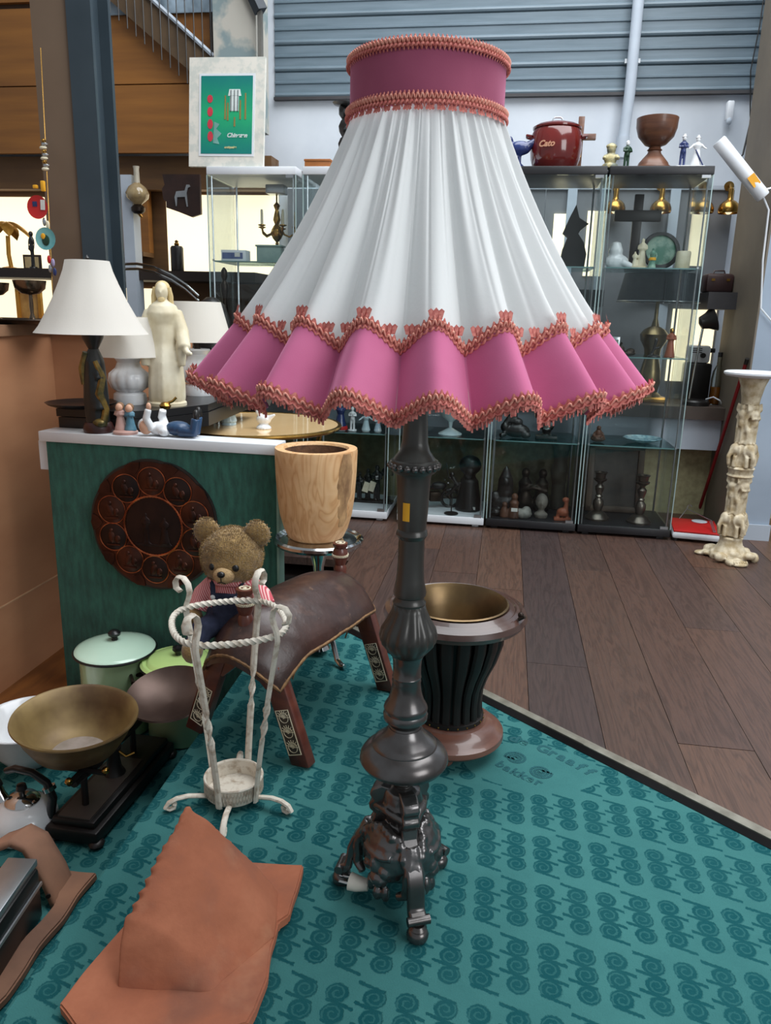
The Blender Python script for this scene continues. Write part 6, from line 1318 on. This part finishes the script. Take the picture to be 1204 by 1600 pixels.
# ================================================================== leather saddle stool
AX = Vector((.457, .889, 0)); LAT = Vector((.889, -.457, 0))
sa = math.atan2(AX.y, AX.x)
ss = thing('saddle_stool', 'camel saddle stool with worn brown leather cushion and inlaid legs', 'stool', (-.215, 1.805, 0), sa - PI / 2)   # local y runs along the saddle, local x to its right
HL = .208
def leather():
    k = N('worn_leather'); n1 = k.noise(10, 6, rough=.7); c = k.ramp(n1, [(.3, lin((74, 50, 44))), (.55, lin((56, 38, 34))), (.75, lin((92, 66, 56)))])
    sc_ = k.ramp(k.noise(38, 5, rough=.8), [(.62, (0, 0, 0, 1)), (.72, (1, 1, 1, 1))]); k.col(k.mix(k.math('MULTIPLY', sc_, .55), c, lin((150, 116, 92)))); k.b.inputs['Roughness'].default_value = .32; k.bump(k.noise(26, 5), .35, .004); return k.m
M_LEATHER = leather(); M_LWOOD = pm('red_brown_wood', (104, 54, 40), (82, 40, 32), 8, .35, stretch=(1, 1, 5), coat=.3)
def cush(s, t, dz=0.0):
    x = (s - .5) * 2; y = (t - .5) * 2
    w_ = .140 + .010 * y
    X = x * w_ * math.sqrt(1 - .30 * y * y); Y = (y * .245 - .030) * math.sqrt(1 - .30 * x * x)
    z = .322 - .066 * abs(x) ** 1.9 + .022 * ((1 - x * x) * (1 - y * y)) ** .6 - .085 * max(0, -y - .55) ** 1.5 * 2.2 - .03 * max(0, y - .6) - .012 * x * x * max(0, -y)
    return (X, Y, z + dz + .002 * noise.noise(Vector((X * 25, Y * 25, 0))))
def cushion():
    m = MB(); n_, k_2 = 26, 30
    edge = lambda s, t: max(0, 1 - ((2 * s - 1) ** 6 + (2 * t - 1) ** 6 * .8)) 
    m.grid(lambda s, t: cush(s, t, .0), n_, k_2); 
    m.grid(lambda s, t: Vector(cush(s, t, -.014 - .026 * edge(s, t) ** .5)), n_, k_2)
    N1 = n_ * k_2
    ring = [(i, 0) for i in range(n_)] + [(n_ - 1, j) for j in range(1, k_2)] + [(i, k_2 - 1) for i in range(n_ - 2, -1, -1)] + [(0, j) for j in range(k_2 - 2, 0, -1)]
    for (a, b), (c, d) in zip(ring, ring[1:] + ring[:1]): m.f.append((b * n_ + a, d * n_ + c, N1 + d * n_ + c, N1 + b * n_ + a))
    return m
cu = part('cushion', cushion(), M_LEATHER, ss, 60)
lac = []
for i in range(120):
    t = i / 120 * 4
    s_, t_ = ((t, 0) if t < 1 else (1, t - 1) if t < 2 else (3 - t, 1) if t < 3 else (0, 4 - t)); lac.append(Vector(cush(s_, t_, -.007)))
part('lacing', MB().tube(lac, [.0032 + .0012 * (i % 2) for i in range(120)], 6, True), pm('tan_lace', (150, 112, 72), (104, 76, 50), 60, .8), cu)
for i, (s_, t_) in enumerate(((.03, .06), (.97, .12), (.97, .60))): 
    p = Vector(cush(s_, t_, -.01)); part('thong', MB().tube([p, p + Vector((.006, -.004, -.02)), p + Vector((-.004, .004, -.04))], .002, 5).tube([p, p + Vector((-.008, .002, -.018)), p + Vector((-.012, -.004, -.03))], .002, 5), CACHE['tan_lace'], cu)
for e, y in ((-1, -HL), (1, HL)):
    part('end_arch', MB().prism([(-.10, .17), (-.085, .225), (-.03, .265), (0, .272), (.03, .265), (.085, .225), (.10, .17), (.06, .17), (0, .225), (-.06, .17)], y - .012, y + .012, Matrix(((1, 0, 0, 0), (0, 0, 1, 0), (0, 1, 0, 0), (0, 0, 0, 1)))), M_LWOOD, ss, 30)
    kn = part('knob', MB().lathe([(.014, .262), (.018, .325), (.014, .335), (.018, .345), (.021, .358), (.0205, .372), (.016, .382), (.020, .388), (.020, .396), (.0, .397)], 24, (0, y, 0)), M_LWOOD, ss, 35)
    part('inlay_band', MB().tube([((.0212 + .0008 * (i % 2)) * math.cos(i * PI / 18), y + (.0212 + .0008 * (i % 2)) * math.sin(i * PI / 18), .362 + (.003 if i % 2 else -.003)) for i in range(36)], .0013, 5, True).tube([((.0212) * math.cos(i * PI / 18), y + (.0212) * math.sin(i * PI / 18), .362 - (.003 if i % 2 else -.003)) for i in range(36)], .0013, 5, True), M_CREAM, kn); part('inlay_cap', MB().tube([(.012 * math.cos(i * PI / 10), y + .012 * math.sin(i * PI / 10), .397) for i in range(20)], .0018, 5, True).ell((0, y, .397), (.005, .005, .0015), 8, 4), M_CREAM, kn)
    for sx_ in (-1, 1):
        tilt = math.radians(20) * sx_
        T = Matrix.Translation((sx_ * .066, y, .245)) @ ry(-tilt)
        lg = part('leg', MB().add(*(lambda q: (q.v, q.f))(MB().bbox((0, 0, -.142), (.052, .030, .244), .004)), T), M_LWOOD, ss, 30)
        # foot cut level with the floor
        for v in lg.data.vertices:
            if v.co.z < .03: v.co.z = max(0.0005, min(v.co.z, .012))
        pan = part('inlay_panel', MB().add(*(lambda q: (q.v, q.f))(MB().box((0, -.0155, -.175), (.036, .0012, .105))), T), pm('inlay_dark', (62, 52, 44), rough=.5), lg, 0)
        g_ = MB()
        for fx_ in (-.0175, .0175): g_.box((fx_, -.0165, -.175), (.0018, .0014, .108))
        for fz in (-.1215, -.2285): g_.box((0, -.0165, fz), (.036, .0014, .0018))
        for iz in range(3):
            cz = -.139 - iz * .036
            for b in range(8): a_r = b * PI / 8; g_.box((.008 * math.cos(a_r) * 1.0, -.0166, cz + .008 * math.sin(a_r)), (.021, .0012, .0013), ry(-a_r))
            for b in range(12): a_r = b * PI / 6; g_.box((.012 * math.cos(a_r), -.0166, cz + .012 * math.sin(a_r)), (.006, .0012, .0013), ry(-a_r + PI / 2))
        part('inlay_star', MB().add(g_.v, g_.f, T), M_CREAM, pan, 0)
part('stretcher', MB().tube([(0, -HL, .285), (0, HL, .285)], .014, 8), M_LWOOD, ss)
# ================================================================== teddy bear sitting on the saddle
bz = .262
tbv = thing('teddy_bear', 'brown teddy bear in blue dungarees and red striped shirt on the stool', 'teddy bear', (-.357, 1.715, bz), math.radians(-6))
def fur_mat():
    k = N('teddy_fur'); k.col(k.ramp(k.noise(60, 4), [(.3, lin((156, 126, 76))), (.7, lin((122, 94, 54)))])); k.b.inputs['Roughness'].default_value = .95; k.b.inputs['Sheen Weight'].default_value = .4; k.bump(k.noise(260, 3), .7, .004); return k.m
M_FUR = fur_mat(); M_MUZZ = pm('muzzle_fur', (190, 160, 118), (170, 140, 100), 90, .95, bump=.6, bscale=260)
def stripes():
    k = N('striped_cotton'); tc = k.n('ShaderNodeTexCoord'); sx = k.n('ShaderNodeSeparateXYZ'); k.l(tc.outputs['Object'], sx.inputs[0])
    a = k.math('FRACT', k.math('MULTIPLY', k.math('ADD', sx.outputs[0], k.math('MULTIPLY', sx.outputs[2], .55)), 190.0)); k.col(k.mix(k.math('GREATER_THAN', a, .5), lin((196, 84, 94)), lin((232, 184, 182)))); k.b.inputs['Roughness'].default_value = .9; return k.m
M_STRIPE = stripes(); M_DENIM = pm('navy_denim', (40, 46, 70), (30, 36, 58), 80, .9, bump=.2, bscale=300)
HZ = .182
hm = MB().ell((0, 0, HZ), (.073, .064, .066), 20, 14).ell((0, -.012, HZ - .014), (.066, .058, .052), 18, 12)
hmesh = remeshed(hm, 'head', M_FUR, .0045, 3, .002, 90); hdo = link('head', hmesh, tbv)
for s in (-1, 1): part('ear', MB().ell((s * .060, .004, HZ + .052), (.032, .016, .032), 16, 10), M_FUR, hdo); part('eye', MB().ell((s * .027, -.0615, HZ - .012), (.0085, .006, .0085), 12, 8), M_BLACK, hdo)
mz = part('muzzle', MB().ell((0, -.062, HZ - .030), (.025, .022, .021), 16, 10), M_MUZZ, hdo); part('nose', MB().ell((0, -.083, HZ - .022), (.0095, .007, .0075), 12, 8), M_BLACK, mz); part('mouth', MB().tube([(0, -.0845, HZ - .03), (0, -.083, HZ - .040)], .0012, 5).tube([(-.009, -.080, HZ - .044), (0, -.083, HZ - .040), (.009, -.080, HZ - .044)], .0012, 5), M_BLACK, mz)
link('shirt', remeshed(MB().lathe([(.052, .03), (.058, .06), (.054, .10), (.036, .125)], 20).tube([(-.042, 0, .108), (-.066, -.010, .082), (-.078, -.022, .050)], [.026, .028, .026], 12).tube([(.042, 0, .108), (.070, -.012, .086), (.086, -.026, .066)], [.026, .028, .026], 12), 'shirt', M_STRIPE, .004, 3), tbv)
part('collar', MB().tube([(.046 * math.cos(a) , .042 * math.sin(a) - .004, .118 - .008 * math.sin(a)) for a in (2 * PI * i / 24 for i in range(24))], .0075, 8, True), M_STRIPE, tbv)
link('dungarees', remeshed(MB().lathe([(.056, .0), (.064, .02), (.064, .055), (.056, .066)], 20).box((0, -.056, .080), (.064, .012, .05)).tube([(-.03, -.03, .022), (-.052, -.075, .018), (-.060, -.100, -.01)], [.03, .028, .027], 12).tube([(.03, -.03, .022), (.046, -.08, .02), (.056, -.105, -.004)], [.03, .028, .027], 12), 'dungarees', M_DENIM, .004, 3), tbv)
for s in (-1, 1): part('strap', MB().tube([(s * .027, -.061, .10), (s * .034, -.044, .124), (s * .034, -.01, .132)], .006, 6, flat=.5), M_DENIM, tbv); part('button', MB().ell((s * .027, -.0655, .098), (.006, .003, .006), 10, 6), M_PORC, tbv); part('paw', MB().ell((s * .084, -.034 - .006 * (s > 0), .034 + .016 * (s > 0)), (.020, .020, .021), 12, 8), M_FUR, tbv); part('foot', MB().ell((s * .060, -.118, -.012), (.024, .030, .030), 12, 8), M_FUR, tbv)
# fur tufts
fm = MB(); r_ = random.Random(8)
def tuft(src, cnt, L):
    me = src; ps = me.polygons; k = len(ps)
    for _ in range(cnt):
        p = ps[r_.randrange(k)]; c = Vector(p.center); n_ = Vector(p.normal)
        if n_.y < -.55 and abs(c.x) < .034 and c.z < HZ + .0: continue
        d = (n_ + Vector((r_.uniform(-.5, .5), r_.uniform(-.5, .5), r_.uniform(-.7, .2)))).normalized(); t_ = n_.orthogonal().normalized() * .0009
        fm.add([c - t_, c + t_, c + d * L * r_.uniform(.6, 1.2)], [(0, 1, 2)])
tuft(hmesh, 7000, .006)
for ch in hdo.children:
    if ch.name.startswith('ear'): tuft(ch.data, 1600, .005)
fo = part('fur', fm, M_FUR, tbv, 0); fo['kind'] = 'stuff'
